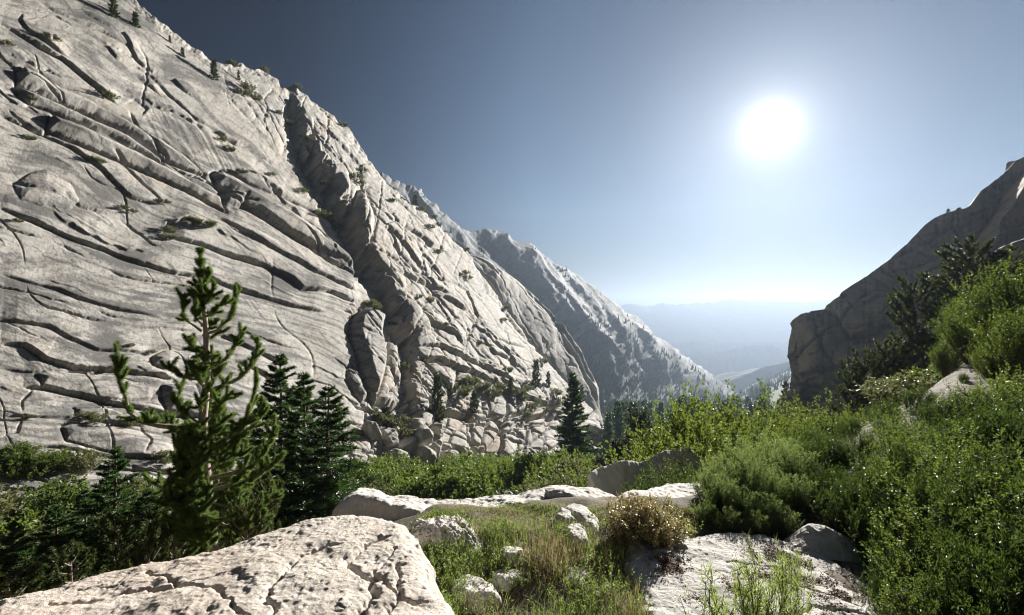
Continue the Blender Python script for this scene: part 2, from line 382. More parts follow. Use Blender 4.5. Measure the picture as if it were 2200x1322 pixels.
def main_cliff():
    F = Field(-170, 1316, -190, 1135, 1.45); U, V, D = F.U, F.V, F.D
    R1 = lambda p: sc_pts(2, p); R2 = lambda p: sc_pts(2, p, 0, 661); R4 = lambda p: sc_pts(2.2, p, 700, 350)
    Z1 = lambda p: sc_pts(3.305, p); Z2 = lambda p: sc_pts(2.644, p, 500, 150); Z4 = lambda p: sc_pts(3.305, p, 760, 620)
    # layering coordinate fitted to the traced sheets
    lines = [(0, [(0, -170), (290, 0), (450, 130), (640, 200), (820, 385), (1010, 560), (1136, 738), (1280, 900)]),
             (1.3, [(0, 0), (200, 45), (420, 165), (560, 280), (690, 420)]),
             (2.4, [(0, 60), (130, 160), (260, 235), (420, 330), (560, 400), (680, 480), (765, 560)]),
             (3.3, [(0, 150), (130, 230), (300, 320), (475, 380+40), (650, 505), (770, 600)]),
             (5.0, [(0, 300), (130, 330), (260, 420), (460, 520), (640, 620)]),
             (6.5, [(0, 445), (225, 540), (450, 600), (625, 655), (740, 690)]),
             (8.2, [(0, 590), (165, 645), (420, 690), (620, 720)]),
             (10, [(0, 745), (165, 800), (330, 806), (560, 850)]),
             (12.2, [(0, 895), (250, 900), (500, 940), (730, 960)]),
             (15, [(0, 1050), (300, 1060), (700, 1060)]),
             (3.0, [(810, 605), (910, 650), (1010, 690)]), (4.6, [(890, 727), (1000, 765), (1110, 812)]), (5.6, [(895, 775), (1000, 800), (1090, 835)]),
             (11, [(800, 930), (1000, 920), (1200, 935)]), (13.5, [(800, 1010), (1200, 1010)])]
    pts = [p for q, l in lines for p in l]; vals = [q for q, l in lines for p in l]
    q = rbf(pts, vals, U, V, 2e-3)
    gul = [(540, 60), (600, 165), (618, 210), (632, 262), (650, 310), (675, 370), (705, 425), (735, 470), (760, 520), (785, 570), (812, 620), (838, 670), (862, 720), (872, 770), (872, 830), (872, 900), (880, 1140)]
    dg, cg, ag, Lg, _, _ = poly_dist(U, V, gul)
    sg = np.where(cg < 0, dg, -dg)     # positive to the right of the gully
    jf1, jf2, jid, jx, jy = voronoi(U/34+noise2(U/30, V/30, 200)*.4, V/46, 201)
    sg = sg+13*(((jid & 255)/255.)-.5)+7*noise2(U/14, V/18, 202)
    right = sstep(sg, -4, 8)
    low = sstep(V, 840, 900)*sstep(U, 740, 800)
    upper = sstep(-(U*0.62-V), -60, -230)*0
    crag = np.clip(sstep(U, 430, 560)*(1-sstep(V-(U-430)*.80-150, 0, 45)), 0, 1)      # broken rock below the skyline
    soft = (1-right)*(1-low)*(1-crag)
    # exfoliation sheets
    for k, (fr, amp, ws, al) in enumerate(((.8, 5, 300, 300), (2.1, 2.0, 170, 190), (5.3, .7, 90, 120), (12, .25, 60, 60))):
        qq = q*fr+.55*noise2(U/ws, V/ws, 40+k)+.12*noise2(U/25, V/25, 50+k)
        c = np.floor(qq); f = qq-c
        am = np.clip(noise2(U/al+h01(c, k)*50, V/al*.7+c*3.1, 60+k)*3.4-(.35, .75, .9, .8)[k], 0, 1)
        pr = f**5*(1-sstep(f, .965, 1.0))
        D += amp*am*pr*(.10+.90*soft+.12*right*(k < 2))
    D += soft*(8*noise2(U/240, V/190, 70)+2.6*noise2((U*.85+V*.5)/150, (V*.85-U*.5)/50, 71))
    D += .45*fbm2(U/26, V/22, 4, 72, .5)+(1-soft)*1.3*fbm2(U/30, V/30, 4, 73, .6)
    # fine striation running with the sheets
    D += soft*.28*fbm2(q*26, U/130, 3, 74, .6)
    # rounded pale flutes, running down the slope
    fl = sstep(-np.abs(V-(290+(U-400)*.62)), -75, -20)*sstep(U, 290, 340)*(1-sstep(U, 470, 540))
    D += fl*3.2*np.abs(noise2((U-.55*V)/13, (V+.5*U)/190, 75))*-1
    # broad form: gully and the buttress right of it
    gd = 1-.35*sstep(V, 700, 850)
    D -= np.exp(-(sg/15)**2)*12*gd*sstep(V, 170, 260)
    D -= np.where(sg < 0, np.exp(-(sg/75)**2), np.exp(-(sg/18)**2))*14*gd*sstep(V, 200, 330)
    D += right*np.exp(-np.clip(sg-22, 0, 999)/120)*22*gd*sstep(sg, 0, 20)
    D += right*7*noise2(U/110, V/130, 76)+right*5*noise2((U*.8-V*.6)/38, (U*.6+V*.8)/120, 77)
    # jointed blocks of the buttress, elongated down-slope
    wx = 9*noise2(U/70, V/70, 80)+2*noise2(U/18, V/18, 81); wy = 9*noise2(U/70, V/70, 82)+2*noise2(U/18, V/18, 83)
    ca, sa = .58, .81
    A = (U+wx)*ca+(V+wy)*sa; B = -(U+wx)*sa+(V+wy)*ca
    msk = np.clip(right*(1-low)+crag*.9, 0, 1)
    for (la, lb, am, gr, sd) in ((190, 56, 6, 4.5, 90), (80, 30, 2.6, 3.0, 91), (30, 13, .8, .9, 92)):
        f1, f2, cid, ex, ey = voronoi(A/la, B/lb, sd)
        r1 = (cid & 255)/255.-.5; r2 = ((cid >> 8) & 255)/255.-.5; r3 = ((cid >> 16) & 255)/255.-.5
        D += msk*(am*(r1+1.3*ex*r2+1.6*ey*r3) - gr*np.exp(-((f2-f1)/.07)**2)*np.clip(r2+.55, 0, 1))
    def joints(c, period, depth, width, mask, seed, al):
        cc = c+period*.35*noise2(U/160, V/160, seed)+2.4*noise2(U/24, V/24, seed+1)+1.0*noise2(U/8, V/8, seed+2)
        k = np.round(cc/period); off = (h01(k, seed)-.5)*period*.6; dd_ = np.abs(cc-k*period-off)
        on = np.clip(noise2(al/120+k*5.3, k*1.7, seed+3)*5+.3, 0, 1)
        wd = width*(.7+h01(k, seed+1)*.9)
        return -depth*(.5+h01(k, seed+2))*on*mask*np.exp(-(dd_/wd)**2)
    rt = np.clip(right*(1-low*.6)+crag*.8+sstep(U, 730, 760)*sstep(V, 640, 680)*.7, 0, 1)
    D += joints(-.75*U+.66*V, 44, 7, 1.9, rt, 210, .66*U+.75*V)+joints(-.75*U+.66*V, 17, 3.5, 1.3, rt, 214, .66*U+.75*V)
    D += joints(-.36*U+.93*V, 58, 7, 1.9, rt, 218, .93*U+.36*V)+joints(-.36*U+.93*V, 21, 3, 1.3, rt, 222, .93*U+.36*V)
    D += joints(.95*U+.30*V, 70, 5, 1.6, rt, 226, .95*V-.3*U)
    D += joints(q*60, 84, 5, 1.6, soft, 230, U)+joints(.80*U-.45*V, 190, 4, 1.6, soft, 238, V)
    # jointed base cliff: columns and rounded blocks
    col = low*sstep(U, 985, 1020)*(1-sstep(U, 1190, 1215))
    ca, sa = math.cos(.10), math.sin(.10); A = (U+wx*.5)*ca+(V+wy*.5)*sa; B = -(U+wx*.5)*sa+(V+wy*.5)*ca
    for (la, lb, am, gr, rd, sd, mk) in ((42, 110, 9, 12, 4, 95, col), (70, 44, 3., 5, 2, 96, col), (84, 62, 14, 14, 10, 97, low-col), (40, 32, 4, 5, 2, 98, low-col)):
        f1, f2, cid, ex, ey = voronoi(A/la, B/lb, sd, .8)
        r1 = (cid & 255)/255.-.5; r2 = ((cid >> 8) & 255)/255.-.5; r3 = ((cid >> 16) & 255)/255.-.5
        e = f2-f1
        D += mk*(am*(r1+1.2*ex*r2+1.2*ey*r3)+rd*(np.clip(e/.22, 0, 1)**.7-.8) - gr*np.exp(-(e/.075)**2))
    D += joints(.98*U-.12*V, 44, 9, 1.7, col, 242, V)+joints(V+.14*U, 36, 5, 1.5, col, 246, U)+joints(V-.1*U, 60, 6, 1.6, low-col, 250, U)
    # traced slabs and ledges (upper left)
    F.slab(Z1([(110, 520), (170, 480), (260, 520), (420, 620), (640, 720), (900, 860), (1130, 990), (1330, 1130), (1440, 1240), (1330, 1210), (1150, 1130), (900, 960), (660, 820), (400, 720), (240, 660), (130, 600)]), 19, 26)
    F.slab(Z1([(120, 610), (250, 660), (420, 740), (640, 850), (760, 900), (900, 960), (1130, 1130), (1140, 1160), (1030, 1110), (880, 1040), (700, 960), (560, 880), (380, 800), (200, 740), (130, 670)]), 15, 18)
    F.slab(Z1([(345, 850), (370, 830), (600, 910), (820, 1010), (1000, 1100), (1160, 1190), (1330, 1290), (1560, 1400), (1600, 1500), (1400, 1400), (1200, 1300), (950, 1190), (700, 1090), (500, 1020), (330, 940)]), 18, 22)
    F.slab(Z1([(1510, 1240), (1570, 1215), (1650, 1250), (1900, 1400), (2200, 1560), (2420, 1720), (2530, 1850), (2540, 1930), (2400, 1860), (2200, 1740), (1900, 1560), (1650, 1420), (1530, 1320)]), 18, 24)
    F.slab(R1([(990, 735), (1100, 730), (1280, 820), (1380, 870), (1370, 895), (1200, 835), (1050, 775)]), 9, 14)
    F.slab(R1([(950, 820), (1040, 850), (1035, 890), (960, 890)]), 9, 12)
    F.slab(R1([(60, 790), (130, 745), (200, 730), (300, 790), (340, 860), (300, 900), (180, 890), (90, 860)]), 9, 32, .1)
    for p, h, w in (
        (Z1([(0, 190), (90, 230), (210, 300), (420, 420), (620, 580), (760, 690), (830, 745)]), 11, 26),
        (Z1([(160, 90), (150, 150), (190, 230), (330, 320), (470, 430)]), 10, 18),
        (Z1([(560, 80), (700, 170), (860, 250), (960, 430), (1080, 520), (1230, 570), (1330, 660), (1440, 720)]), 6, 40),
        (Z1([(940, 520), (1060, 600), (1160, 680)]), 7, 20),
        (Z1([(700, 300), (820, 420), (980, 480), (1180, 640), (1400, 860), (1700, 1030), (2050, 1180)]), 4.5, 50),
        (Z1([(260, 0), (480, 120), (760, 260), (1000, 400)]), 5, 40),
        (Z1([(880, 740), (960, 700), (1050, 760), (1000, 830)]), 6, 20),
        (Z1([(1100, 760), (1300, 850), (1500, 940)]), 5, 30),
        (R1([(0, 890), (150, 950), (300, 1020), (450, 1080), (600, 1140), (750, 1180), (900, 1200), (1000, 1240), (1250, 1310), (1400, 1340)]), 10, 60),
        (R1([(720, 1025), (850, 1050), (1000, 1108), (1130, 1140), (1240, 1200), (1290, 1245), (1420, 1250), (1540, 1300)]), 13, 45),
        (R1([(0, 1180), (100, 1210), (250, 1250), (330, 1290), (500, 1340), (700, 1380)]), 6, 50),
        (R1([(920, 930), (1050, 1000), (1200, 1080), (1350, 1170), (1545, 1250)]), 10, 36),
        (R1([(940, 870), (1100, 900), (1250, 1000), (1400, 1080), (1540, 1150)]), 9, 30),
        (R1([(0, 500), (100, 540), (300, 640), (420, 720), (560, 850), (700, 880)]), 8, 30),
        (R1([(690, 1020), (720, 960), (800, 945), (880, 970)]), 8, 16),
        (R2([(0, 62), (200, 90), (300, 150), (420, 190), (640, 200)]), 8, 40),
        (R2([(0, 158), (100, 165), (180, 232), (300, 268), (480, 280), (660, 292), (760, 310)]), 15, 50),
        (R2([(100, 345), (220, 352), (400, 392), (520, 420), (700, 455), (860, 470)]), 13, 34),
        (R2([(0, 262), (150, 285), (320, 280), (500, 300), (700, 345)]), 6, 24),
        (R2([(550, 100), (700, 92), (840, 108)]), 5, 40),
        (R2([(930, 118), (1040, 160), (1140, 200), (1230, 250)]), 9, 30),
        (R2([(1000, 230), (1100, 262), (1200, 320), (1290, 400)]), 9, 26),
        (R2([(0, 470), (180, 470), (400, 480), (640, 520)]), 7, 25),
        (R2([(0, 700), (200, 760), (420, 690), (600, 700), (780, 720)]), 9, 26),
        (R2([(0, 620), (250, 600), (500, 640), (740, 660)]), 8, 20),
        (R2([(60, 900), (130, 800), (200, 770), (320, 800)]), 12, 30),
        (R2([(980, 640), (1100, 600), (1180, 560)]), 8, 20),
        (R2([(900, 560), (1000, 520), (1060, 480), (1150, 420)]), 8, 20),
    ):
        F.ledge(p, h*.8, w*1.2, gw=4, warp=.28)
    F.slab(R2([(650, 215), (700, 190), (835, 190), (835, 262), (700, 272), (655, 255)]), 11, 16)
    F.slab(R2([(700, 330), (840, 330), (900, 470), (720, 450), (695, 400)]), 12, 14)
    F.slab(R2([(155, 290), (200, 280), (480, 290), (690, 340), (640, 400), (500, 400), (400, 385), (180, 345)]), 9, 16)
    F.slab(R2([(265, 520), (300, 500), (450, 505), (560, 530), (740, 565), (745, 640), (600, 655), (400, 600), (285, 575)]), 10, 22)
    F.slab(R2([(320, 430), (440, 415), (520, 460), (330, 465)]), 7, 12)
    F.slab(R2([(560, 720), (640, 690), (730, 740), (690, 800), (580, 790)]), 8, 20)
    for p in (Z1([(0, 370), (180, 440), (420, 560)]), R1([(560, 480), (640, 620)]), R2([(90, 460), (95, 400), (140, 350)]), R2([(180, 0), (300, 40), (450, 60)]),
              R2([(590, 520), (640, 580), (610, 640)]), R2([(0, 560), (80, 540), (95, 480)]), R1([(500, 360), (720, 470), (880, 560), (1100, 640)]),
              R1([(1100, 740), (1180, 820), (1300, 880)]), R1([(1300, 1020), (1420, 1120), (1530, 1160)])):
        F.crack(p, 5, 2.6)
    # gully side: sharp prow and the lower tower
    F.slab(Z2([(410, 395), (470, 430), (530, 530), (600, 560), (635, 620), (640, 720), (600, 740), (560, 640), (480, 600), (430, 480)]), 13, 9)
    F.slab(Z2([(650, 830), (700, 700), (740, 690), (760, 790), (770, 900), (740, 1040), (690, 960), (650, 890)]), 16, 16)
    F.slab(Z4([(0, 210), (60, 150), (130, 130), (245, 190), (210, 300), (240, 480), (210, 640), (150, 820), (110, 740), (60, 610), (20, 470), (-20, 340)]), 22, 14)
    F.slab(Z4([(-40, 560), (30, 590), (70, 680), (110, 760), (60, 800), (0, 740), (-50, 640)]), 9, 12)
    F.slab(Z4([(170, 760), (290, 720), (340, 810), (270, 850), (200, 830)]), 11, 14)
    F.slab(Z4([(290, 290), (310, 330), (380, 420), (385, 560), (350, 680), (320, 600), (250, 490), (270, 350)]), 7, 10)
    for p, h, w in ((Z4([(430, 190), (540, 290), (680, 350), (760, 420)]), 14, 26), (Z4([(430, 420), (560, 440), (700, 480), (860, 550), (1060, 640), (1160, 700)]), 12, 18),
                    (Z4([(430, 520), (560, 530), (760, 590), (900, 640), (1060, 700)]), 12, 18), (Z4([(560, 60), (700, 110), (840, 190)]), 10, 22),
                    (Z4([(760, 200), (900, 330), (1060, 450), (1190, 610)]), 8, 22), (Z4([(560, 610), (640, 680), (700, 780)]), 10, 18),
                    (Z4([(860, 320), (980, 470), (1080, 500), (1220, 600)]), 8, 20), (Z4([(1050, 110), (1150, 300), (1300, 440), (1500, 640)]), 10, 26),
                    (Z4([(1000, 640), (1200, 760), (1400, 850), (1500, 900)]), 10, 22), (Z4([(1000, 920), (1120, 930), (1260, 920)]), 9, 16),
                    (Z4([(1020, 1060), (1130, 1090), (1270, 1110)]), 8, 16), (Z4([(480, 840), (600, 870), (740, 920)]), 9, 14),
                    (Z2([(420, 250), (520, 380), (640, 480), (740, 600)]), 6, 20), (Z2([(640, 330), (720, 440), (800, 560)]), 5, 16),
                    (Z2([(880, 820), (920, 900), (1050, 970), (1180, 1060)]), 9, 24), (Z2([(780, 900), (900, 960), (1000, 1080), (1100, 1180)]), 9, 24),
                    (Z2([(850, 1180), (950, 1180), (1100, 1240), (1250, 1300)]), 9, 22), (Z2([(1000, 980), (1100, 1100), (1200, 1220)]), 7, 18)):
        F.ledge(p, h, w, gw=4)
    P, out, e, Y, d = wall_pos(F, Y_main, NH, SKY_MAIN)
    D = D*(1-.72*np.exp(-d/50)) + 3.2*fbm2(U/20, V/20, 3, 99, .6)*np.exp(-(d/14)**2)
    S = (Y/1000)[..., None]
    P = P + NRM*(D[..., None]*S) + np.array([-.75, .55, -.28])*(e[..., None]*S)*3.0
    # stains: long weather streaks with the sheets and black water stripes down the slope
    st1 = np.clip(fbm2(q*5, U/170, 5, 120, .62)*1.3+noise2(U/150, V/150, 121)*.6-.02, 0, .62)
    st2 = np.clip(noise2((U*.80-V*.6)/6.5, (V*.8+U*.6)/150, 122)*2.2-.55, 0, .75)*np.clip(noise2(U/90, V/70, 123)*3, 0, 1)
    st3 = np.clip(-fbm2(U/5, V/5, 2, 124)*.5, 0, .25)
    st4 = np.clip(fbm2((q*60+.3*U)/24, U/260, 5, 125, .65)*1.3+.10, 0, .7)*sstep(V, 380, 620)*sstep(-U, -760, -420)
    st6 = np.clip(noise2((U+.4*V)/150, (V-.3*U)/75, 129)*1.5+.5*fbm2((U+.4*V)/60, (V-.4*U)/14, 4, 131, .6)-.08, 0, .7)*soft
    st5 = np.clip(fbm2(U/9, V/9, 3, 126, .7)*.8-.1, 0, .35)
    stain_shade = np.clip(st1*(.35+.65*soft)+st2*(.3+.7*soft)+st3+st4*.6+st5+st6*1.0, 0, .9)
    wm = np.clip(noise2(U/60, V/70, 127)*1.4+noise2(U/22, V/26, 128)*.8-.1, 0, .7)*(.45+.55*rt)
    f = grid_faces(*U.shape)[:, ::1]
    o = mesh_obj('cliff', P.reshape(-1, 3), [(f, 0)], [M_CLIFF], attrs={'stain_shade': stain_shade, 'warm': wm})
    tag(o, kind='structure')
    return F, P
CL_F, CL_P = main_cliff()
def cliff_pt(u, v):
    """point on the cliff that the sight line through (u, v) meets: nearest grid vertex"""
    i0 = int((v-CL_F.v0)/CL_F.st); j0 = int((u-CL_F.u0)/CL_F.st)
    a, b = max(i0-26, 0), i0+27; c, d = max(j0-26, 0), j0+27
    Q = CL_P[a:b, c:d].reshape(-1, 3); uu = Q[:, 0]/Q[:, 1]*1000+1100; vv = 661-Q[:, 2]/Q[:, 1]*1000
    e = (uu-u)**2+(vv-v)**2+Q[:, 1]*.02; return Q[np.argmin(e)]

def second_buttress():
    F = Field(975, 1330, 480, 1120, 1.6); U, V = F.U, F.V
    sky = [(960, 480), (1002, 520), (1025, 526), (1045, 536), (1086, 562), (1127, 592), (1150, 615), (1173, 645), (1190, 668), (1200, 690), (1215, 696), (1245, 745), (1270, 790), (1291, 830), (1297, 880), (1300, 920), (1306, 960), (1308, 1200)]
    n2 = np.array([.85*SIN, -.527*SIN, COS])
    def Yf(u, v):
        a = (u-1100)/1000; b = (661-v)/1000; return 124/np.clip(-((.85*a-.527)*SIN+COS*b), .1, 9)
    d0, c0, a0, L0, _, _ = poly_dist(U, V, sky)
    F.D -= 22*np.exp(-d0/14)
    dl = poly_dist(U, V, [(990, 500), (1018, 564), (1064, 632), (1100, 688), (1136, 738), (1200, 806), (1272, 880)])[0]
    F.D += 14*np.exp(-d0/22)*sstep(V, 520, 840)-18*np.exp(-dl/14)
    F.D += 8*noise2(U/70, V/150, 130)+3*noise2(U/30, V/60, 131)+1.2*fbm2(U/14, V/18, 4, 132, .55)
    ca, sa = .53, .85; A = (U+F.wu)*ca+(V+F.wv)*sa; B = -(U+F.wu)*sa+(V+F.wv)*ca
    for la, lb, am, gr, sd in ((260, 34, 6, 3.5, 133), (70, 15, 1.8, 1.2, 134)):
        f1, f2, cid, ex, ey = voronoi(A/la, B/lb, sd)
        r1 = (cid & 255)/255.-.5; r2 = ((cid >> 8) & 255)/255.-.5
        F.D += am*(r1+1.5*ey*r2)-gr*np.exp(-((f2-f1)/.07)**2)
    R4 = lambda p: sc_pts(2.2, p, 700, 350)
    for p, h, w in ((R4([(760, 520), (860, 700), (960, 830), (1080, 950)]), 8, 20), (R4([(980, 560), (1080, 720), (1180, 870), (1280, 1050)]), 9, 20),
                    (R4([(1060, 720), (1120, 800), (1200, 950), (1300, 1130)]), 9, 16), (R4([(840, 450), (960, 560), (1040, 660)]), 7, 16)):
        F.ledge(p, h, w)
    P, out, e, Y, d = wall_pos(F, Yf, NH, sky); S = (Y/1000)[..., None]
    P = P+n2*(F.D[..., None]*S)+np.array([-.75, .55, -.28])*(e[..., None]*S)*3
    st = np.clip(fbm2((U*.85-V*.53)/9, (U*.53+V*.85)/90, 4, 135, .6)*1.3, 0, .6)
    tag(mesh_obj('rock_buttress', P.reshape(-1, 3), [(grid_faces(*U.shape), 0)], [M_CLIFF], attrs={'stain_shade': st}), kind='structure')
second_buttress()

def far_ridge():
    """the long jagged mountain down the valley"""
    F = Field(820, 1640, 370, 1010, 1.7); U, V = F.U, F.V
    sky = [(780, 350), (868, 398), (890, 403), (905, 409), (915, 425), (936, 441), (960, 468), (973, 477), (990, 492), (1009, 500), (1030, 499), (1045, 500), (1060, 508), (1082, 514), (1092, 528), (1109, 532), (1122, 530),
           (1136, 538), (1150, 556), (1173, 582), (1186, 586), (1200, 592), (1218, 612), (1236, 627), (1255, 634), (1273, 642), (1290, 655), (1305, 666), (1330, 680), (1355, 692), (1368, 704), (1382, 712), (1400, 734), (1414, 738),
           (1430, 748), (1450, 760), (1495, 788), (1541, 815), (1568, 830), (1600, 870), (1660, 960)]
    c45 = .7071
    def Yf(u, v):
        a = (u-1100)/1000; b = (661-v)/1000
        return 200/np.clip(-((.894*a-.447)*c45+b*c45), .09, 9)
    N2 = np.array([.894*c45, -.447*c45, c45])
    d0, c0, a0, L0, _, _ = poly_dist(U, V, sky)
    # spurs and couloirs falling to the right
    a = U*.80-V*.60; b = U*.6+V*.8
    w = 14*noise2(U/60, V/60, 140)
    F.D += 22*(.35-np.abs(noise2((a+w)/60, b/260, 141)))+10*(.35-np.abs(noise2((a+w*.6)/22, b/110, 142)))+2.5*(.35-np.abs(noise2((a+w*.3)/9, b/60, 143)))
    F.D += 1.2*fbm2(U/7, V/7, 3, 144, .6, True)
    ft = sstep(V-(U-1200)*.34-790, -110, 40); F.D *= (1-.55*ft)
    # three long pale ribs standing proud
    for p, h in (([(1045, 500), (1130, 600), (1200, 700), (1290, 800), (1330, 850)], 20), ([(1082, 514), (1140, 640), (1200, 760)], 12), ([(1173, 582), (1260, 700), (1330, 790)], 14), ([(1136, 536), (1200, 640), (1270, 740), (1330, 800)], 14), ([(1236, 627), (1300, 700), (1380, 780), (1432, 840)], 22), ([(1355, 691), (1420, 770), (1480, 830), (1540, 880)], 16)):
        d, c, aa, L, _, _ = poly_dist(U+F.wu, V+F.wv, p)
        F.D += h*np.exp(-d/np.where(c < 0, 50, 30))*np.clip((L-aa)/60+.1, 0, 1)
    F.D *= 1.5*(1-.75*np.exp(-d0/30)); F.D += 5*fbm2(a0/16, a0*0, 4, 145, .6)*np.exp(-d0/16)
    P, out, e, Y, d = wall_pos(F, Yf, NH, sky); S = (Y/1000)[..., None]
    P = P+N2*(F.D[..., None]*S)+np.array([-.8, .45, -.3])*(e[..., None]*S)*3
    # scrub on ledges, thicker toward the foot
    foot = sstep(V-(U-1200)*.34-790, -110, 40)
    st = np.clip((fbm2(U/26, V/26, 4, 146, .55)*1.4+.02)*1.5+foot*2.4+.05, .12, .97)*np.clip(.5+foot*1.3+.5*sstep(U, 1150, 1400), 0, 1)
    tag(mesh_obj('mountain_ridge', P.reshape(-1, 3), [(grid_faces(*U.shape), 0)], [M_RIDGE], attrs={'stain_shade': st}), kind='structure')
    return F, P
RG_F, RG_P = far_ridge()

def right_cliff():
    F = Field(1640, 2420, 230, 960, 1.7); U, V = F.U, F.V
    sky = [(1630, 1000), (1657, 902), (1666, 872), (1669, 860), (1697, 839), (1699, 799), (1691, 766), (1694, 735), (1701, 705), (1697, 696), (1702, 688), (1720, 675), (1745, 668), (1772, 663), (1774, 656), (1791, 642),
           (1835, 611), (1875, 583), (1912, 555), (1950, 522), (1987, 482), (2008, 467), (2025, 461), (2050, 452), (2072, 450), (2084, 444), (2095, 428), (2108, 410), (2123, 400), (2145, 380), (2166, 363), (2180, 348), (2200, 338), (2300, 290), (2440, 240)]
    nh = np.array([-.60, -.80, 0]); cz = .22
    def Yf(u, v):
        a = (u-1100)/1000; b = (661-v)/1000
        return 132/(.60*a+.80-cz*b)
    Nn = np.array([-.60, -.80, cz]); Nn /= np.linalg.norm(Nn)
    d0, c0, a0, L0, _, _ = poly_dist(U, V, sky)
    F.D -= 3*np.exp(-d0/12)
    qq = (V+.35*U)/46+.7*noise2(U/120, V/90, 159); c_ = np.floor(qq); f_ = qq-c_
    F.D += 9*np.clip(noise2(U/90+c_*7.7, c_*3.3, 149)*2.6, 0, 1)*f_**4*(1-sstep(f_, .95, 1))
    F.D += 13*noise2(U/150, V/110, 150)+5*noise2(U/60, V/45, 151)+2.6*fbm2(U/24, V/18, 5, 152, .6)
    # near buttress on the right, in front of the main face
    R5 = lambda p: sc_pts(2.133, p, 1650, 330)
    near = R5([(1300, -60), (1173, 90), (1110, 150), (1060, 230), (1020, 310), (950, 400), (930, 470), (880, 560), (820, 700), (800, 900), (1800, 900), (1800, -60)])
    F.slab(near, 80, 22, .1)
    F.slab(R5([(100, 800), (170, 730), (260, 715), (330, 770), (370, 840), (330, 880), (280, 960), (240, 985), (160, 970), (90, 920)]), 9, 34, .2)
    F.slab(R5([(265, 700), (300, 660), (395, 620), (480, 560), (600, 640), (640, 800), (520, 820), (380, 845), (330, 760)]), 13, 30, .3)
    for p, h, w in ((R5([(300, 700), (350, 800), (380, 850), (440, 830), (560, 795), (650, 780)]), 9, 30), (R5([(130, 1010), (260, 990), (420, 950), (600, 890)]), 9, 26),
                    (R5([(110, 1060), (300, 1060), (420, 1020)]), 8, 20), (R5([(40, 1130), (180, 1110), (330, 1120)]), 8, 18), (R5([(560, 500), (640, 590), (620, 640)]), 6, 20),
                    (R5([(640, 420), (760, 480), (900, 500)]), 4, 30), (R5([(480, 560), (560, 620), (600, 640)]), 7, 16), (R5([(150, 735), (260, 770), (330, 800)]), 4, 20),
                    (R5([(720, 330), (850, 330), (1000, 300)]), 5, 26)):
        F.ledge(p, h*1.7, w, groove=.8, gw=6)
    f1, f2, cid, ex, ey = voronoi((U+F.wu)/60, (V+F.wv+.25*U)/22, 155)
    lo = sstep(V-(1000-U*.1), 0, 60)*.6+sstep(V, 780, 830)*.8
    F.D += np.clip(lo, 0, 1)*(4*(((cid & 255)/255.)-.5)-3*np.exp(-((f2-f1)/.08)**2))
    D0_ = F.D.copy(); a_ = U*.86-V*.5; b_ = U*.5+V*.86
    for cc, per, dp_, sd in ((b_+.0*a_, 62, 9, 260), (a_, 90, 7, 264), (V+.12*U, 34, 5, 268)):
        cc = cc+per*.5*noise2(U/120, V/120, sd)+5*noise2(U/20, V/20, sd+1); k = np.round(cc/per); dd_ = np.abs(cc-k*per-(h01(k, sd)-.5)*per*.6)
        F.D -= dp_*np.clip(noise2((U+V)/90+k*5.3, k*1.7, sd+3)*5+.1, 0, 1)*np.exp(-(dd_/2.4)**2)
    crack_shade = np.clip((D0_-F.D)/9, 0, 1); inr = in_poly(U+F.wu*.5, V+F.wv*.5, near)  # mask for shade painted into the colour along the cut joints
    f1, f2, cid, ex, ey = voronoi((U+F.wu)/75, (V+F.wv+.25*U)/46, 161); F.D *= 2.0*(1-.7*np.exp(-d0/30)); F.D += 16*(((cid & 255)/255.)-.5+1.4*ex*((((cid >> 8) & 255)/255.)-.5)+1.4*ey*((((cid >> 16) & 255)/255.)-.5))
    P, out, e, Y, d = wall_pos(F, Yf, nh, sky); S = (Y/1000)[..., None]
    P = P+Nn*(F.D[..., None]*S)+np.array([.55, .80, -.10])*(e[..., None]*S)*3
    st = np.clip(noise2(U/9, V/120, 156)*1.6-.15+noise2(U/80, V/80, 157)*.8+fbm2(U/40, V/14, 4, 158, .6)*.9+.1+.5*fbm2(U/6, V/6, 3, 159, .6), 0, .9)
    st = np.clip(st*.6+crack_shade*.45+.25*sstep(-(V+(U-1690)*.35), -760, -560)*(~inr), 0, .9); wm = np.clip(.6*inr+.35*noise2(U/70, V/60, 162)+.2, 0, .8)  # weather streaks plus the painted shade of the cracks
    tag(mesh_obj('shaded_cliff', P.reshape(-1, 3), [(grid_faces(*U.shape), 0)], [M_SHADE], attrs={'stain_shade': st, 'warm': wm}), kind='structure')
    return F, P
RC_F, RC_P = right_cliff()

